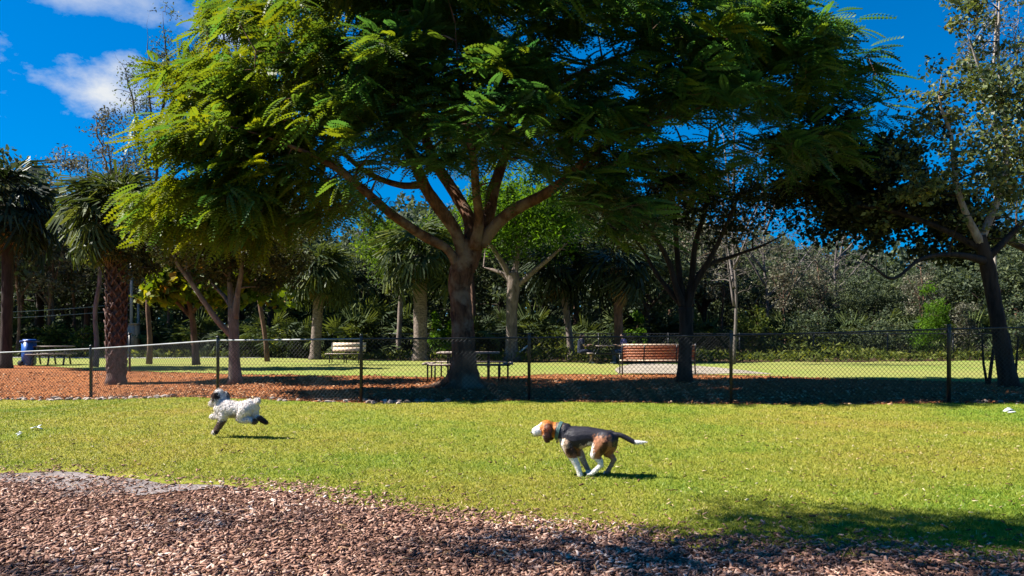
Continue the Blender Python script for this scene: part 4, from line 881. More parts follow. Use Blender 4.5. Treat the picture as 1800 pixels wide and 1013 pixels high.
# ------------------------------------------------------------------ rocks along the fence foot
def rock_mesh(seed):
    r_ = np.random.RandomState(seed); import bmesh
    bm = bmesh.new(); bmesh.ops.create_icosphere(bm, subdivisions=1, radius=1)
    for v in bm.verts: v.co *= r_.uniform(.7, 1.15)
    me = bpy.data.meshes.new('rock'); bm.to_mesh(me); bm.free(); me.materials.append(M['rock'])
    a = me.attributes.new('rnd', 'FLOAT', 'POINT'); a.data.foreach_set('value', np.full(len(me.vertices), r_.rand()).astype(np.float32)); return me
RM = [rock_mesh(i) for i in range(7)]
def lay_rocks(n, px0, px1, lab, grp, spread=.13, smin=.022, smax=.08):
    for i in range(n):
        pxr = px0 + (px1 - px0) * (i + rs.uniform(0, 1)) / n
        x = (pxr - PX0) / F * 15; 
        for _ in range(8): x = (pxr - PX0) / F * lawn_back(x)
        y = lawn_back(x) + rs.normal(.02, spread); s = rs.uniform(smin, smax)
        o = bpy.data.objects.new('rock', RM[rs.randint(7)]); col.objects.link(o); o.location = (x, y, float(ground_z(x, y)) + s * .35)
        o.scale = (s * rs.uniform(.9, 1.5), s, s * .7); o.rotation_euler = (rs.uniform(-.3, .3), rs.uniform(-.3, .3), rs.uniform(0, 6)); tag(o, lab, 'rock', grp)
lay_rocks(95, -60, 300, 'small pale limestone rock at the fence foot, left of the white dog', 'rocks edging the lawn at the left')
lay_rocks(9, 465, 620, 'small rock by the lawn edge between the white dog and the middle post', 'rocks right of the white dog')
lay_rocks(26, 640, 790, 'small brown-grey rock at the fence foot in front of the large tree', 'rocks below the large tree')
lay_rocks(9, 1690, 1860, 'small pale rock at the fence foot near the leaning tree', 'rocks at the right')
# white scraps
for px, py, s, lab in ((64, 757, .06, 'larger white scrap lying on the grass at the left edge'), (33, 769, .04, 'small white scrap on the grass nearest the left edge'), (1778, 727, .10, 'flat white scrap on the grass at the right edge')):
    gp = onground(px, py); mb = MB()
    for j in range(4): 
        c = rs.normal(0, s * .4, 2); box(mb, (gp[0] + c[0], gp[1] + c[1], gp[2] + .03 + .01 * j), (s * 1.1, s * .6, .006), rs.uniform(0, 3), rs.uniform(-.5, .5), rs.uniform(-.5, .5))
    o = mb.build('paper_scrap', M['white_litter'], None, gp); o.location = gp; tag(o, lab, 'litter')

# ------------------------------------------------------------------ furniture
def part_box(name, parent, mat, c, size, **k): return box(MB(), c, size, **k).build(name, M[mat], parent)
def part_tube(name, parent, mat, pts, r, k=8): return tube(MB(), pts, r, k).build(name, M[mat], parent, smooth=True)
# long red-brown bench, seen from behind
gp = at(1155, 658.5, 23.0); gp[2] = 0
t = empty('park_bench', gp, 'long red-brown slatted bench seen from behind, beyond the dark many-stemmed tree', 'bench')
for j in range(5):
    z = .50 + .085 * j; part_box('slat', t, 'slat_red', (0, -.25 - .04 * j * .5 + .05, z), (2.26, .022, .072), rx=.12)
part_box('sunlit_top_slat', t, 'slat_light', (0, -.285, .925), (2.28, .05, .055))  # sunlit top edge of the back, painted as a paler slat
for j in range(4): part_box('seat_slat', t, 'slat_light', (0, -.12 + .11 * j, .435), (2.26, .09, .03))
for x in (-1.12, 1.12):
    part_tube('leg', t, 'black_metal', [(x, -.30, .0), (x, -.20, .42), (x, -.25, .7), (x, -.31, .96)], .022)
    part_tube('leg', t, 'black_metal', [(x, .27, .0), (x, .25, .42), (x, .25, .62)], .022)
    part_tube('armrest', t, 'black_metal', [(x, -.25, .64), (x, 0, .65), (x, .27, .62)], .018)
for x in (-.45, .55): part_tube('back_support', t, 'black_metal', [(x, -.2, .40), (x, -.245, .6), (x, -.315, .93)], .02)
# light bench facing the camera
gp = at(607, 638.5, 31.6); gp[2] = 0
t = empty('park_bench', gp, 'bench with pale wooden back slats, behind the middle fence post', 'bench')
for j in range(2): part_box('back_slat', t, 'slat_light', (.12, .22 + .04 * j, .58 + .20 * j), (1.42, .03, .175), rx=-.2)
for j in range(3): part_box('seat_slat', t, 'slat_dark', (0, -.22 + .14 * j, .40), (1.62, .12, .035))
for x in (-.62, 0, .62):
    part_tube('leg', t, 'black_metal', [(x, -.24, 0), (x, -.24, .38)], .025); part_tube('leg', t, 'black_metal', [(x, .2, 0), (x, .2, .4), (x, .30, .86)], .025)
    part_tube('frame_bar', t, 'black_metal', [(x, -.26, .36), (x, .22, .36)], .02)
# square table with four benches behind the big tree
gp = at(824, 667, 20.6); gp[2] = 0
t = empty('picnic_table', gp, 'dark metal picnic table with attached benches, partly hidden by the large tree trunk', 'picnic table')
for j in range(6): part_box('table_slat', t, 'slat_dark', (0, -.50 + .2 * j, .745), (1.70, .18, .035))
for s in (-1, 1):
    for j in range(2): part_box('seat_slat', t, 'slat_dark', (0, s * (.80 + .15 * j), .45), (2.0, .13, .035))
    for j in range(2): part_box('seat_slat', t, 'slat_dark', (s * (1.02 + .15 * j), 0, .45), (.13, 1.2, .035))
    for x in (-.85, .85): part_tube('leg', t, 'black_metal', [(x, s * .87, 0), (x, s * .87, .43)], .024)
    for y in (-.5, .5): part_tube('leg', t, 'black_metal', [(s * 1.09, y, 0), (s * 1.09, y, .43)], .024)
    for x in (-.55, .55): part_tube('leg', t, 'black_metal', [(x, s * .35, 0), (x, s * .35, .73)], .028)
    part_tube('seat_brace', t, 'black_metal', [(s * .55, -.92, .40), (s * .55, .92, .40)], .02)
part_tube('seat_brace', t, 'black_metal', [(-1.15, 0, .39), (1.15, 0, .39)], .02)
# long table at the left by the bin
def picnic_table(gp, label, Lx, nleg, rz=0):
    t = empty('picnic_table', gp, label, 'picnic table'); t.rotation_euler = (0, 0, rz)
    for j in range(4): part_box('table_slat', t, 'slat_dark', (0, -.27 + .18 * j, .75), (Lx, .16, .04))
    for s in (-1, 1):
        part_box('seat_slat', t, 'slat_dark', (0, s * .62, .45), (Lx, .26, .04))
    for i in range(nleg):
        x = -Lx / 2 + .22 + (Lx - .44) * i / (nleg - 1)
        for s in (-1, 1): part_tube('leg', t, 'black_metal', [(x, s * .68, 0), (x, s * .22, .73)], .035, 6)
        part_tube('seat_brace', t, 'black_metal', [(x, -.72, .41), (x, .72, .41)], .03, 6)
    return t
picnic_table(np.array([(91 - PX0) / F * 29.5, 29.5, 0]), 'dark picnic table beside the blue bin at the left', 1.5, 3, R(20))
picnic_table(np.array([(1062 - PX0) / F * 31, 31, 0]), 'dark picnic table with two people sitting at it, behind the lawn', 1.5, 2, R(90))
# blue wheeled bin
gp = np.array([(51 - PX0) / F * 29.0, 29.0, 0])
t = empty('wheeled_bin', gp, 'blue wheeled rubbish bin at the left picture edge', 'bin')
box(MB(), (0, 0, .50), (.33, .42, .86), taper=1.0).build('body', M['blue'], t)
box(MB(), (.03, 0, .965), (.46, .50, .07)).build('lid', M['blue_dark'], t); box(MB(), (.02, 0, 1.02), (.36, .38, .04), taper=.8).build('lid_top', M['blue'], t)
part_tube('handle', t, 'blue_dark', [(-.24, -.2, .93), (-.26, 0, .93), (-.24, .2, .93)], .018)
for s in (-1, 1): part_tube('wheel', t, 'rubber', [(-.2, s * .2 - .03, .11), (-.2, s * .2 + .03, .11)], .11, 14)
part_box('base_rim', t, 'blue_dark', (0, 0, .05), (.30, .38, .05))
# post, cabinet and poles behind the left palm
gp = np.array([(228 - PX0) / F * 24.4, 24.4, 0])
t = empty('gate_post', gp, 'dark post standing just right of the booted palm trunk', 'post'); part_tube('shaft', t, 'fence', [(0, 0, 0), (0, 0, 1.25)], .035); part_box('cap', t, 'fence', (0, 0, 1.27), (.09, .09, .03))
gp = np.array([(235 - PX0) / F * 40, 40, 0])
t = empty('utility_cabinet', gp, 'tan utility cabinet behind the booted palm', 'cabinet'); part_box('body', t, 'tan', (0, 0, .95), (.5, .4, 1.6)); part_box('lid', t, 'tan', (0, 0, 1.78), (.58, .48, .06)); part_box('door', t, 'slat_dark', (-.02, -.215, 1.0), (.36, .03, 1.2)); part_box('plinth', t, 'concrete', (0, 0, .07), (.6, .5, .14))
gp = np.array([(231 - PX0) / F * 40.5, 40.5, 0]); up_ = gp
t = empty('utility_pole', gp, 'taller grey pole behind the booted palm', 'pole'); part_tube('shaft', t, 'pole', [(0, 0, 0), (0, 0, 5.2)], [.09, .07]); part_box('crossarm', t, 'pole', (0, 0, 5.0), (.8, .08, .08))
gp = np.array([(243 - PX0) / F * 41.5, 41.5, 0])
t = empty('utility_pole', gp, 'shorter grey pole right beside the taller pole', 'pole'); part_tube('shaft', t, 'pole', [(0, 0, 0), (0, 0, 3.2)], [.08, .06]); part_box('cap', t, 'pole', (0, 0, 3.22), (.16, .16, .05))
for z0, z1, lab in ((2.9, 2.2, 'upper pale cable strung left from the grey pole'), (2.55, 1.95, 'lower pale cable strung left from the grey pole')):
    P_ = [np.array([up_[0] + (-16 - up_[0] - 14) * f, 40.4 - 4 * f, z0 + (z1 - z0) * f - .6 * f * (1 - f)]) for f in np.linspace(0, 1, 12)]
    o = tube(MB(), P_, .016, 4).build('cable', M['galv'], None, P_[0]); o.location = P_[0]; tag(o, lab, 'cable')
# pale slanted board
gp = np.array([(918 - PX0) / F * 34, 34, 0])
t = empty('agility_ramp', gp, 'pale slanted board on a post, left of the fence post in the middle', 'ramp')
part_tube('board', t, 'white_litter', [(-.3, 0, .25), (.28, 0, .72)], .04, 4); part_tube('post', t, 'pole', [(.26, 0, 0), (.26, 0, .7)], .03); part_tube('foot', t, 'pole', [(-.3, 0, 0), (-.3, 0, .25)], .03)
# two young stems propping beside the leaning tree
for px, lab, dx in ((1738, 'pair of thin dark stakes left of the leaning tree trunk', -.22), (1786, 'thin dark stake right of the leaning tree trunk', .25)):
    gp = np.array([(px - PX0) / F * 18.6, 18.6, 0]); t = empty('tree_stake', gp, lab, 'stake')
    part_tube('shaft', t, 'bark_dark', [(0, 0, -.05), (-dx * .3, 0, .5), (-dx * .8, .0, 1.3)], [.045, .04, .03], 7)
    part_tube('shaft', t, 'bark_dark', [(.03, .1, -.05), (dx * .3, .1, .5), (dx * .5, .1, 1.2)], [.035, .03, .02], 7)

# ------------------------------------------------------------------ living figures
def ball(mb, c, r, seg=10):
    c = np.asarray(c, float); r = np.broadcast_to(np.asarray(r, float), (3,)); k = seg; V = []; n = seg // 2 + 1
    th = np.linspace(0, math.pi, n + 1)[1:-1]
    for t_ in th:
        a = np.arange(k) * 2 * math.pi / k; V.append(np.stack([np.cos(a) * math.sin(t_), np.sin(a) * math.sin(t_), np.full(k, math.cos(t_))], -1))
    V = np.concatenate(V + [np.array([[0, 0, 1.0], [0, 0, -1.0]])]); m = len(th); q = []; t = []
    for i in range(m - 1):
        for j in range(k): q.append([i * k + j, (i + 1) * k + j, (i + 1) * k + (j + 1) % k, i * k + (j + 1) % k])
    for j in range(k): t.append([m * k, j, (j + 1) % k]); t.append([m * k + 1, (m - 1) * k + (j + 1) % k, (m - 1) * k + j])
    mb.add(V * r + c, q, t)
def limb(mb, pts, rad, k=10):
    S = smooth_path(np.array([list(p) + [r] for p, r in zip(pts, rad)]), 5); tube(mb, S[:, :3], S[:, 3], k); ball(mb, pts[0], rad[0]); ball(mb, pts[-1], rad[-1])
def fuse(mb, name, mat, parent, voxel, smooth=4, colf=None, fluff=0.0):
    o = mb.build('tmp', mat); m = o.modifiers.new('r', 'REMESH'); m.mode = 'VOXEL'; m.voxel_size = voxel
    s = o.modifiers.new('s', 'SMOOTH'); s.iterations = smooth; s.factor = .5
    dg = bpy.context.evaluated_depsgraph_get(); me = bpy.data.meshes.new_from_object(o.evaluated_get(dg)); me.name = name
    bpy.data.objects.remove(o, do_unlink=True)
    n = len(me.vertices); co = np.zeros(n * 3, np.float32); me.vertices.foreach_get('co', co); co = co.reshape(-1, 3)
    if fluff:
        nr = np.zeros(n * 3, np.float32); me.vertices.foreach_get('normal', nr); nr = nr.reshape(-1, 3)
        f = np.sin(co[:, 0] * 190 + 3 * np.sin(co[:, 2] * 120)) * np.sin(co[:, 2] * 210 + 2 * np.sin(co[:, 1] * 160)) * np.sin(co[:, 1] * 170 + co[:, 0] * 60)
        f2 = np.sin(co[:, 0] * 70 + 1) * np.sin(co[:, 2] * 80 + co[:, 1] * 40)
        co = co + nr * (f * .7 + f2 * .6)[:, None] * fluff; me.vertices.foreach_set('co', co.ravel())
    if colf:
        c = me.attributes.new('fur', 'FLOAT_COLOR', 'POINT'); c.data.foreach_set('color', np.concatenate([colf(co), np.ones((n, 1))], 1).astype(np.float32).ravel())
    me.materials.clear(); me.materials.append(mat); me.polygons.foreach_set('use_smooth', np.ones(len(me.polygons), bool)); me.update()
    ob = bpy.data.objects.new(name, me); col.objects.link(ob); ob.parent = parent; return ob
def coat(src, colf, n, ln, wd, mat, lift=.5, flow=(1, 0, -.5), name='coat'):
    me = src.data; nv = len(me.vertices); co = np.zeros(nv * 3, np.float32); me.vertices.foreach_get('co', co); co = co.reshape(-1, 3)
    nr = np.zeros(nv * 3, np.float32); me.vertices.foreach_get('normal', nr); nr = nr.reshape(-1, 3)
    i = rs.randint(0, nv, n); p = co[i] + rs.normal(0, .003, (n, 3)); nn = nr[i]
    d = np.asarray(flow, float) + rs.normal(0, .45, (n, 3)); d -= nn * (d * nn).sum(1, keepdims=True); d /= np.linalg.norm(d, axis=1, keepdims=True) + 1e-6
    d = d + nn * lift * rs.uniform(.3, 1.3, (n, 1)); b = np.cross(nn, d); b /= np.linalg.norm(b, axis=1, keepdims=True) + 1e-6
    L_ = ln * rs.uniform(.5, 1.3, (n, 1)); p = p - nn * .001
    V = np.stack([p - b * wd, p + b * wd, p + d * L_], 1).reshape(-1, 3)
    o = MB().add(V, t=np.arange(3 * n).reshape(-1, 3)).build(name, mat, src.parent); c = colf(p + rs.normal(0, .009, p.shape)) * rs.uniform(.65, 1.2, (n, 1)); c = np.concatenate([np.repeat(c, 3, 0), np.ones((3 * n, 1))], 1)
    a = o.data.attributes.new('fur', 'FLOAT_COLOR', 'POINT'); a.data.foreach_set('color', c.astype(np.float32).ravel()); o['kind'] = 'stuff'; return o
def fur_mat(name, rough, bscale, bstr, short=False):
    m, t, bs = new_mat(name); c = attr(t, 'fur')
    nz = noise(t, bscale, 4, .7)
    t.links.new(mixc(t, 1.0, c, ramp(t, nz, [(.3, (.72,) * 3), (.7, (1.15,) * 3)]), 'MULTIPLY'), bs.inputs['Base Color'])
    bs.inputs['Roughness'].default_value = rough; bs.inputs['Specular IOR Level'].default_value = .22 if short else .1
    bump(t, bs, nz, bstr, .01); return m
M['beagle_fur'] = fur_mat('short_glossy_fur', .45, 60, .35, True); M['curly_fur'] = fur_mat('curly_fur', .95, 55, 1.0)
M['nose'] = plain('black_nose', (.01, .01, .01), .3); M['eye'] = plain('dark_eye', (.008, .006, .005), .1)
M['collar'] = plain('teal_collar', (.06, .13, .12), .6); M['tag_metal'] = plain('brass_tag', (.4, .33, .15), .4, .8)
def lerpc(a, b, t): return a * (1 - t[:, None]) + b * t[:, None]

# --- running hound (three-coloured), heading left
G = onground(1040, 838); SB = F / G[1]
def pb(px, py, lat=0.0): return np.array([(px - 1040) / SB, -lat, (838 - py) / SB])   # lat > 0 is towards the camera
dog = empty('dog', G, 'running black, tan and white hound with a white-tipped tail, on the lawn right of centre', 'dog')
dog.rotation_euler = (0, 0, -0.26)
def hound():
    u = 1 / SB; mb = MB()
    # torso: deep chest, tucked waist
    limb(mb, [pb(984, 763), pb(996, 768), pb(1012, 771), pb(1030, 768), pb(1048, 768), pb(1064, 772), pb(1074, 772)], [14 * u, 18.5 * u, 21 * u, 18 * u, 15.5 * u, 17 * u, 13 * u], 16)
    ball(mb, pb(1002, 778), (17 * u, 15 * u, 24 * u), 14); ball(mb, pb(1012, 762), (17 * u, 13 * u, 12 * u), 14)
    limb(mb, [pb(992, 762), pb(982, 759), pb(972, 758)], [17 * u, 15 * u, 13.5 * u], 14)           # neck
    hd = np.array([-.80, -.50, -.28]); hd /= np.linalg.norm(hd)
    hc = pb(960, 755, .02); ball(mb, hc, (15 * u, 14 * u, 14.5 * u), 14)
    limb(mb, [hc + hd * 5 * u, hc + hd * 14 * u, hc + hd * 20 * u], [12.5 * u, 10 * u, 9 * u], 12)      # muzzle
    # ears, broad and hanging
    for s in (1, -1):
        e0 = pb(966, 751, .02 + s * .062); pts = [e0, e0 + np.array([-.004, -s * .012, -.035]), e0 + np.array([-.008, -s * .014, -.08]), e0 + np.array([-.010, -s * .008, -.115])]
        for a, b_ in zip(pts, (7, 9, 9, 6)): ball(mb, a + np.array([0, -s * .010, 0]), (b_ * u, .014, b_ * u), 10)
        limb(mb, pts, [5 * u * .5] * 4, 8)
    # thighs
    for s, k_ in ((1, 0), (-1, 1)):
        L_ = .055 * s
        if s > 0:   # near hind leg swings forward
            limb(mb, [pb(1066, 772, L_), pb(1056, 784, L_), pb(1047, 797, L_)], [17.5 * u, 15 * u, 9 * u], 12); limb(mb, [pb(1047, 797, L_), pb(1056, 808, L_), pb(1058, 815, L_)], [8.5 * u, 5.6 * u, 4.6 * u], 10)
            limb(mb, [pb(1058, 815, L_), pb(1050, 823, L_), pb(1043, 829, L_)], [4.6 * u, 4.2 * u, 4.2 * u], 10); ball(mb, pb(1040, 831, L_), (6 * u, 4.4 * u, 3.2 * u))
            for d in (-1, 0, 1): ball(mb, pb(1035.5, 832, L_ + d * 2.4 * u), (2.6 * u, 1.5 * u, 2.2 * u), 8)
        else:
            limb(mb, [pb(1070, 772, L_), pb(1070, 786, L_), pb(1066, 797, L_)], [16 * u, 13 * u, 8 * u], 12); limb(mb, [pb(1066, 797, L_), pb(1074, 803, L_), pb(1078, 808, L_)], [7.5 * u, 5.4 * u, 4.6 * u], 10)
            limb(mb, [pb(1078, 808, L_), pb(1073, 818, L_), pb(1068, 827, L_)], [4.4 * u, 3.8 * u, 4 * u], 10); ball(mb, pb(1065, 831, L_), (5.5 * u, 4.2 * u, 3.4 * u))
            for d in (-1, 0, 1): ball(mb, pb(1061, 832.5, L_ + d * 2.3 * u), (2.4 * u, 1.4 * u, 2 * u), 8)
    # forelegs
    limb(mb, [pb(998, 780, .05), pb(1003, 793, .055), pb(1008, 803, .055)], [13 * u, 10.5 * u, 8 * u], 12); limb(mb, [pb(1008, 803, .055), pb(1016, 818, .055), pb(1020, 829, .055)], [7.6 * u, 5.6 * u, 4.8 * u], 10)
    limb(mb, [pb(1020, 829, .055), pb(1022, 837, .055)], [4.8 * u, 5 * u]); ball(mb, pb(1020.5, 839.5, .055), (5.6 * u, 4.6 * u, 3.4 * u))
    for d in (-1, 0, 1): ball(mb, pb(1016, 840.3, .055 + d * 2.4 * u), (2.5 * u, 1.5 * u, 2.2 * u), 8)
    limb(mb, [pb(1004, 780, -.05), pb(1013, 795, -.05), pb(1020, 804, -.05)], [12 * u, 9.5 * u, 7 * u], 12); limb(mb, [pb(1020, 804, -.05), pb(1026, 817, -.05), pb(1031, 826, -.05)], [6.5 * u, 5 * u, 4.6 * u], 10)
    ball(mb, pb(1033, 830, -.05), (5.2 * u, 4.2 * u, 3.8 * u))
    for d in (-1, 0, 1): ball(mb, pb(1030, 833, -.05 + d * 2.2 * u), (2.3 * u, 1.4 * u, 2.4 * u), 8)
    # tail
    limb(mb, [pb(1073, 767), pb(1082, 763), pb(1092, 764), pb(1103, 769), pb(1113, 774), pb(1122, 775), pb(1134, 773.5)], [6 * u, 4.8 * u, 4.4 * u, 4.3 * u, 4.2 * u, 3.6 * u, 1.6 * u], 10)
    W_ = np.array([.80, .76, .71]); K_ = np.array([.028, .026, .034]); Tn = np.array([.28, .12, .06]); Rd = np.array([.52, .17, .035]); Db = np.array([.045, .018, .012])
    def colf(co):
        px = co[:, 0] * SB + 1040; py = 838 - co[:, 2] * SB; n_ = np.sin(px * .9) * 1.6 + np.sin(py * 1.1 + px * .5) * 1.4 + rs.normal(0, 1.5, len(co))
        c = np.tile(K_, (len(co), 1))
        body = (px > 978)
        def put_(m_, v): c[m_] = v
        put_(body & (py + n_ > 789 - (px - 985) * .02) , Tn * .9)
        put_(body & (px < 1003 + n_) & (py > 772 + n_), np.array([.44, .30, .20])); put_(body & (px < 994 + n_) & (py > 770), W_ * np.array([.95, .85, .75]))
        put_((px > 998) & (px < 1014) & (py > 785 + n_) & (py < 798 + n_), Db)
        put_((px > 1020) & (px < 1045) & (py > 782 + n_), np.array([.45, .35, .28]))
        put_((px > 1046 + n_) & (px < 1082) & (py > 764 + n_) & (py < 806), np.array([.33, .145, .075]))
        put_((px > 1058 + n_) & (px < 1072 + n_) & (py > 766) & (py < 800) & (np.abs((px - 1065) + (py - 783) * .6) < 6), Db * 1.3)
        put_((px > 1034) & (px < 1046 + n_ * .6) & (py > 776 + n_ * .5) & (py < 812) & (co[:, 1] < -.045), W_)
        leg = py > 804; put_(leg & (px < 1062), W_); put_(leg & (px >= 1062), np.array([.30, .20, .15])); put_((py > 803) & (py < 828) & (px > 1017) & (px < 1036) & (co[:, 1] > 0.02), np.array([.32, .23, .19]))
        put_((px > 1078) & (py < 785), K_); put_(px > 1116 + n_ * .4, W_)
        head = px < 977; put_(head, Rd)
        rel_ = co - (hc + hd * 9 * u); s_ = rel_ @ hd; put_(head & (s_ > 6 * u + n_ * .3 * u), W_); put_(head & (s_ > 0) & (py > 766), np.array([.5, .38, .3]))
        fr = co - hc; put_(head & (np.abs(fr @ np.array([.5, -.8, 0])) < 3 * u) & (fr @ hd > 6 * u), W_)
        ear = head & (px > 958) & (np.abs(co[:, 1] + .02) > .060); put_(ear, np.array([.13, .035, .015])); put_(ear & (py > 757 + n_), Db)
        put_((px >= 977) & (px < 990) & (py < 772), K_ * 1.5)
        k2 = body & (py < 752 + n_ * .3) & (px < 990); put_(k2, np.array([.2, .14, .09]))
        return c
    coat(fuse(mb, 'body', M['beagle_fur'], dog, .0062, 3, colf), colf, 26000, .013, .0016, M['beagle_fur'], .22)
    nb = MB(); ball(nb, hc + hd * 28.5 * u + np.array([0, 0, .006]), (.014, .014, .011), 10); nb.build('nose', M['nose'], dog, smooth=True)
    side = np.cross(hd, [0, 0, 1]); side /= np.linalg.norm(side)
    for s in (-1, 1):
        eb = MB(); ball(eb, hc + hd * 10.5 * u + side * s * 7.6 * u + np.array([0, 0, .032]), .0085, 8); eb.build('eye', M['eye'], dog, smooth=True)
    mo = MB(); limb(mo, [hc + hd * 14 * u + np.array([0, 0, -.034]) + side * .018, hc + hd * 24 * u + np.array([0, 0, -.031]), hc + hd * 14 * u + np.array([0, 0, -.034]) - side * .018], [.006, .008, .006], 8); mo.build('mouth', M['nose'], dog, smooth=True)
    # collar: ring round the neck with a tag
    ax = pb(990, 762) - pb(976, 758); ax /= np.linalg.norm(ax); c0 = pb(982, 759.5); e1 = np.array([0, 1.0, 0]); e2 = np.cross(ax, e1)
    a = np.linspace(0, 2 * math.pi, 25); ring = [c0 + (e1 * math.cos(t_) + e2 * math.sin(t_)) * 16.2 * u for t_ in a]
    cb = MB()
    for w_ in (-.010, 0, .010): tube(cb, [r_ + ax * w_ for r_ in ring], .0065, 6, cap=False)
    cb.build('collar', M['collar'], dog, smooth=True)
    tb_ = MB(); ball(tb_, c0 + np.array([-.02, 0, -16.2 * u - .02]), (.012, .004, .014), 10); tb_.build('collar_tag', M['tag_metal'], dog, smooth=True)
hound()

# --- white curly dog leaping left
G2 = onground(425, 771); S2 = F / G2[1]
def pw(px, py, lat=0.0): return np.array([(px - 425) / S2, -lat, (771 - py) / S2])
dog = empty('dog', G2, 'white curly-coated dog with dark ears leaping over the grass on the left', 'dog')
dog.rotation_euler = (0, 0, -0.26)
def curly():
    u = 1 / S2; mb = MB()
    limb(mb, [pw(384, 719), pw(392, 718), pw(402, 720), pw(415, 720), pw(427, 717), pw(437, 715), pw(446, 713)], [13 * u, 15 * u, 15 * u, 13.5 * u, 11.5 * u, 11.5 * u, 9.5 * u], 16)
    ball(mb, pw(389, 721), (12 * u, 12 * u, 15 * u), 14); ball(mb, pw(442, 712), (12 * u, 11 * u, 10.5 * u), 14)
    limb(mb, [pw(388, 715), pw(382, 708), pw(380, 700)], [12 * u, 10.5 * u, 9.5 * u], 14)
    ball(mb, pw(378, 697), (9.2 * u, 9.5 * u, 9 * u), 14); limb(mb, [pw(372, 702), pw(367, 708), pw(364, 712)], [7.2 * u, 5.8 * u, 5.2 * u], 12)
    ball(mb, pw(379, 689.5), (7 * u, 7 * u, 4.5 * u), 10)
    for s in (1, -1):
        e = pw(377 if s > 0 else 387, 693, s * 8.5 * u); limb(mb, [e, e + np.array([0, -s * 2 * u, -5 * u]), e + np.array([2 * u, -s * 2.5 * u, -12 * u])], [3.8 * u, 4.8 * u, 3.2 * u], 10)
    # forelegs: one stretched forward, one reaching down
    limb(mb, [pw(386, 728, -.05), pw(378, 734, -.05), pw(370, 733, -.05), pw(360, 735, -.05)], [8.5 * u, 7.2 * u, 6.2 * u, 4.5 * u], 12); ball(mb, pw(358, 736, -.05), (4.5 * u, 4 * u, 3.2 * u))
    limb(mb, [pw(393, 729, .05), pw(391, 738, .05), pw(388, 744, .05)], [8.5 * u, 7 * u, 5.6 * u], 12); limb(mb, [pw(388, 744, .05), pw(381, 753, .05), pw(376, 760, .05)], [5.4 * u, 4.8 * u, 4.3 * u], 12); ball(mb, pw(374, 761, .05), (4.6 * u, 4.2 * u, 3.8 * u))
    # hind legs trailing
    limb(mb, [pw(438, 719, .045), pw(430, 728, .05), pw(426, 735, .05)], [11 * u, 9 * u, 6.5 * u], 12); limb(mb, [pw(426, 735, .05), pw(436, 737, .05), pw(445, 736, .05)], [6.2 * u, 5.8 * u, 5.6 * u], 12)
    limb(mb, [pw(445, 736, .05), pw(452, 739, .05), pw(456, 740, .05)], [5.2 * u, 4.6 * u, 4.2 * u], 10)
    limb(mb, [pw(444, 718, -.045), pw(445, 727, -.05), pw(444, 732, -.05)], [10 * u, 7.5 * u, 5.5 * u], 12); limb(mb, [pw(444, 732, -.05), pw(455, 735, -.05), pw(466, 741, -.05)], [5.2 * u, 4.6 * u, 4.2 * u], 12); ball(mb, pw(468, 742, -.05), (4.2 * u, 3.8 * u, 3.5 * u))
    limb(mb, [pw(451, 708), pw(455, 703), pw(458, 702)], [4.5 * u, 4 * u, 3.5 * u], 10); ball(mb, pw(457, 705), 4.5 * u)
    W_ = np.array([.82, .75, .71]); Bk = np.array([.055, .034, .030]); Br = np.array([.15, .10, .085])
    def colf(co):
        px = co[:, 0] * S2 + 425; py = 771 - co[:, 2] * S2; n_ = np.sin(px * 1.3) * 1.1 + np.sin(py * 1.7 + px) * 1.0 + rs.normal(0, .8, len(co))
        c = np.tile(W_, (len(co), 1)); Y_ = -co[:, 1]
        c[(px > 405) & (px < 425) & (py > 727 + n_)] = (.45, .38, .33)
        c[(py > 738 + n_) & (py < 757 + n_ * .5) & (px > 374) & (px < 400)] = Br; c[(py > 757) & (px > 376.5)] = Bk
        c[(px > 453 + n_ * .5) & (py > 731)] = Br * .7; c[(px > 460) & (py > 736) & (co[:, 1] > 0)] = Bk
        hd_ = (py < 715) & (px < 392)
        c[hd_ & (np.abs(co[:, 1]) > 6.6 * u) & (px > 372) & (py < 702 + n_ * .4)] = Bk; c[hd_ & (np.hypot((px - 374) * .8, (py - 702) * .6) < 3.6 + n_ * .3) & (np.abs(co[:, 1]) > 3.0 * u)] = Bk * 1.3; c[hd_ & (py < 690 + n_ * .4)] = W_ * .9
        c[(px < 372) & (py < 705)] = (.50, .42, .38)
        return c
    coat(fuse(mb, 'body', M['curly_fur'], dog, .0068, 3, colf, fluff=.0045), colf, 22000, .020, .0032, M['curly_fur'], .5, (.5, 0, -.7))
    nb = MB(); ball(nb, pw(360, 712.5), (.014, .016, .012), 10); nb.build('nose', M['nose'], dog, smooth=True)
    for s in (-1, 1):
        eb = MB(); ball(eb, pw(369.5, 699.5, s * 4.6 * u), .009, 8); eb.build('eye', M['eye'], dog, smooth=True)
curly()

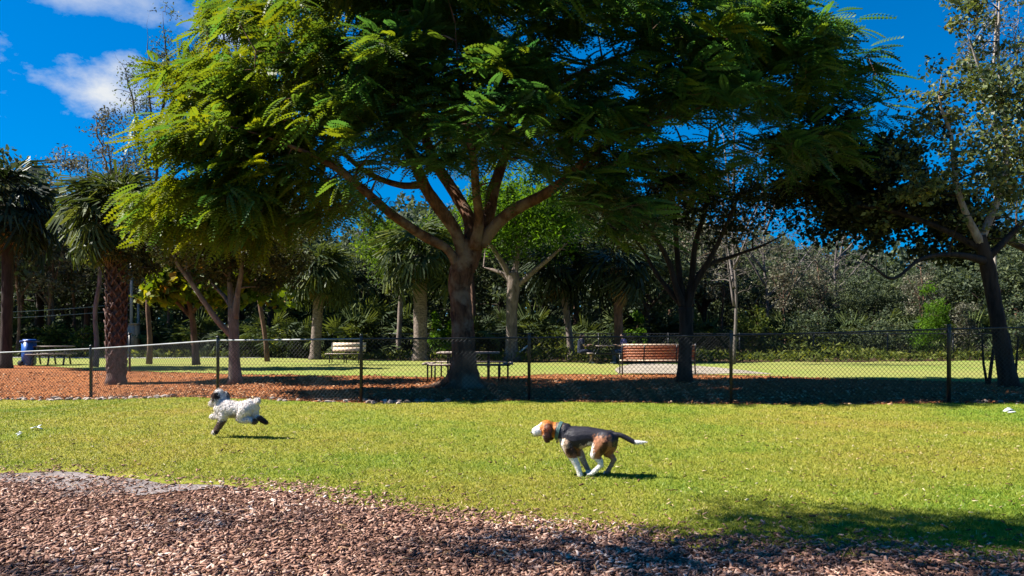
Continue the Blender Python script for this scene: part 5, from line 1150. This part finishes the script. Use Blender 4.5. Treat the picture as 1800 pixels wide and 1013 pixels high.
# --- two people sitting at the far table
def person(px, Y, s, label, shirt, trousers, bare):
    x0 = (px - PX0) / F * Y; t = empty('person', (x0, Y, 0), label, 'person')
    def p(x, y, z): return np.array([x * s, y, z])
    mb = MB(); ball(mb, p(.07, 0, 1.17), (.085, .075, .11), 12); limb(mb, [p(.03, 0, 1.0), p(.05, 0, 1.08)], [.055, .05]); ball(mb, p(.155, 0, 1.15), (.02, .015, .022), 8)
    for d in (-1, 1):
        ball(mb, p(.06, d * .078, 1.16), (.018, .012, .028), 8)
        limb(mb, [p(.02, d * .18, .96), p(.07, d * .22, .84), p(.14, d * .22, .74)], [.055, .046, .038]); limb(mb, [p(.14, d * .22, .74), p(.27, d * .18, .77), p(.36, d * .14, .80)], [.037, .031, .025])
        ball(mb, p(.39, d * .135, .80), (.04, .036, .016), 8)
        for f in range(4): limb(mb, [p(.42, d * .135 + (f - 1.5) * .019, .803), p(.455 + .004 * (f % 3), d * .135 + (f - 1.5) * .021, .80), p(.475 + .006 * (f % 3), d * .135 + (f - 1.5) * .021, .785)], [.0095, .0085, .008], 6)
        limb(mb, [p(.385, d * .135 - d * .03, .80), p(.41, d * .135 - d * .055, .795)], [.011, .009], 6)
        limb(mb, [p(.0, d * .10, .50), p(.20, d * .11, .53), p(.42, d * .11, .50)], [.085, .075, .055]); limb(mb, [p(.42, d * .11, .50), p(.43, d * .11, .30), p(.40, d * .11, .08)], [.054, .048, .034])
        limb(mb, [p(.40, d * .11, .05), p(.50, d * .12, .035)], [.032, .026])
    limb(mb, [p(0, 0, .52), p(-.01, 0, .72), p(.02, 0, .93)], [.13, .125, .14], 12)
    fuse(mb, 'body', M['skin'], t, .011, 2)
    mb = MB(); limb(mb, [p(0, 0, .54), p(-.01, 0, .72), p(.02, 0, .92)], [.145, .14, .15], 12)
    for d in (-1, 1): limb(mb, [p(.02, d * .14, .965), p(.02, d * .19, .95), p(.07, d * .225, .85)], [.075, .072, .06])
    fuse(mb, 'shirt', M[shirt], t, .016, 2)
    mb = MB(); ball(mb, p(0, 0, .5), (.15, .17, .1), 12)
    for d in (-1, 1):
        limb(mb, [p(.0, d * .10, .50), p(.20, d * .11, .53), p(.40, d * .11, .505)], [.10, .09, .075])
        if not bare: limb(mb, [p(.42, d * .11, .50), p(.43, d * .11, .30), p(.40, d * .11, .12)], [.07, .062, .055])
    fuse(mb, 'trousers', M[trousers], t, .016, 2)
    mb = MB(); ball(mb, p(.045, 0, 1.205), (.095, .085, .095), 12); ball(mb, p(-.01, 0, 1.14), (.06, .075, .10), 10); fuse(mb, 'hair', M['hair'], t, .014, 2)
    for d in (-1, 1):
        mb = MB(); limb(mb, [p(.385, d * .11, .055), p(.46, d * .12, .045), p(.53, d * .125, .035)], [.045, .042, .033]); mb.build('shoe', M['shoe'], t, smooth=True)
        mb = MB(); ball(mb, p(.148, d * .03, 1.185), .009, 6); mb.build('eye', M['eye'], t)
person(1021, 31.0, 1, 'person in dark navy clothes sitting at the far table, facing right', 'navy', 'navy', True)
person(1097, 31.0, -1, 'person in a purple top and jeans sitting at the far table, facing left', 'purple', 'denim', False)
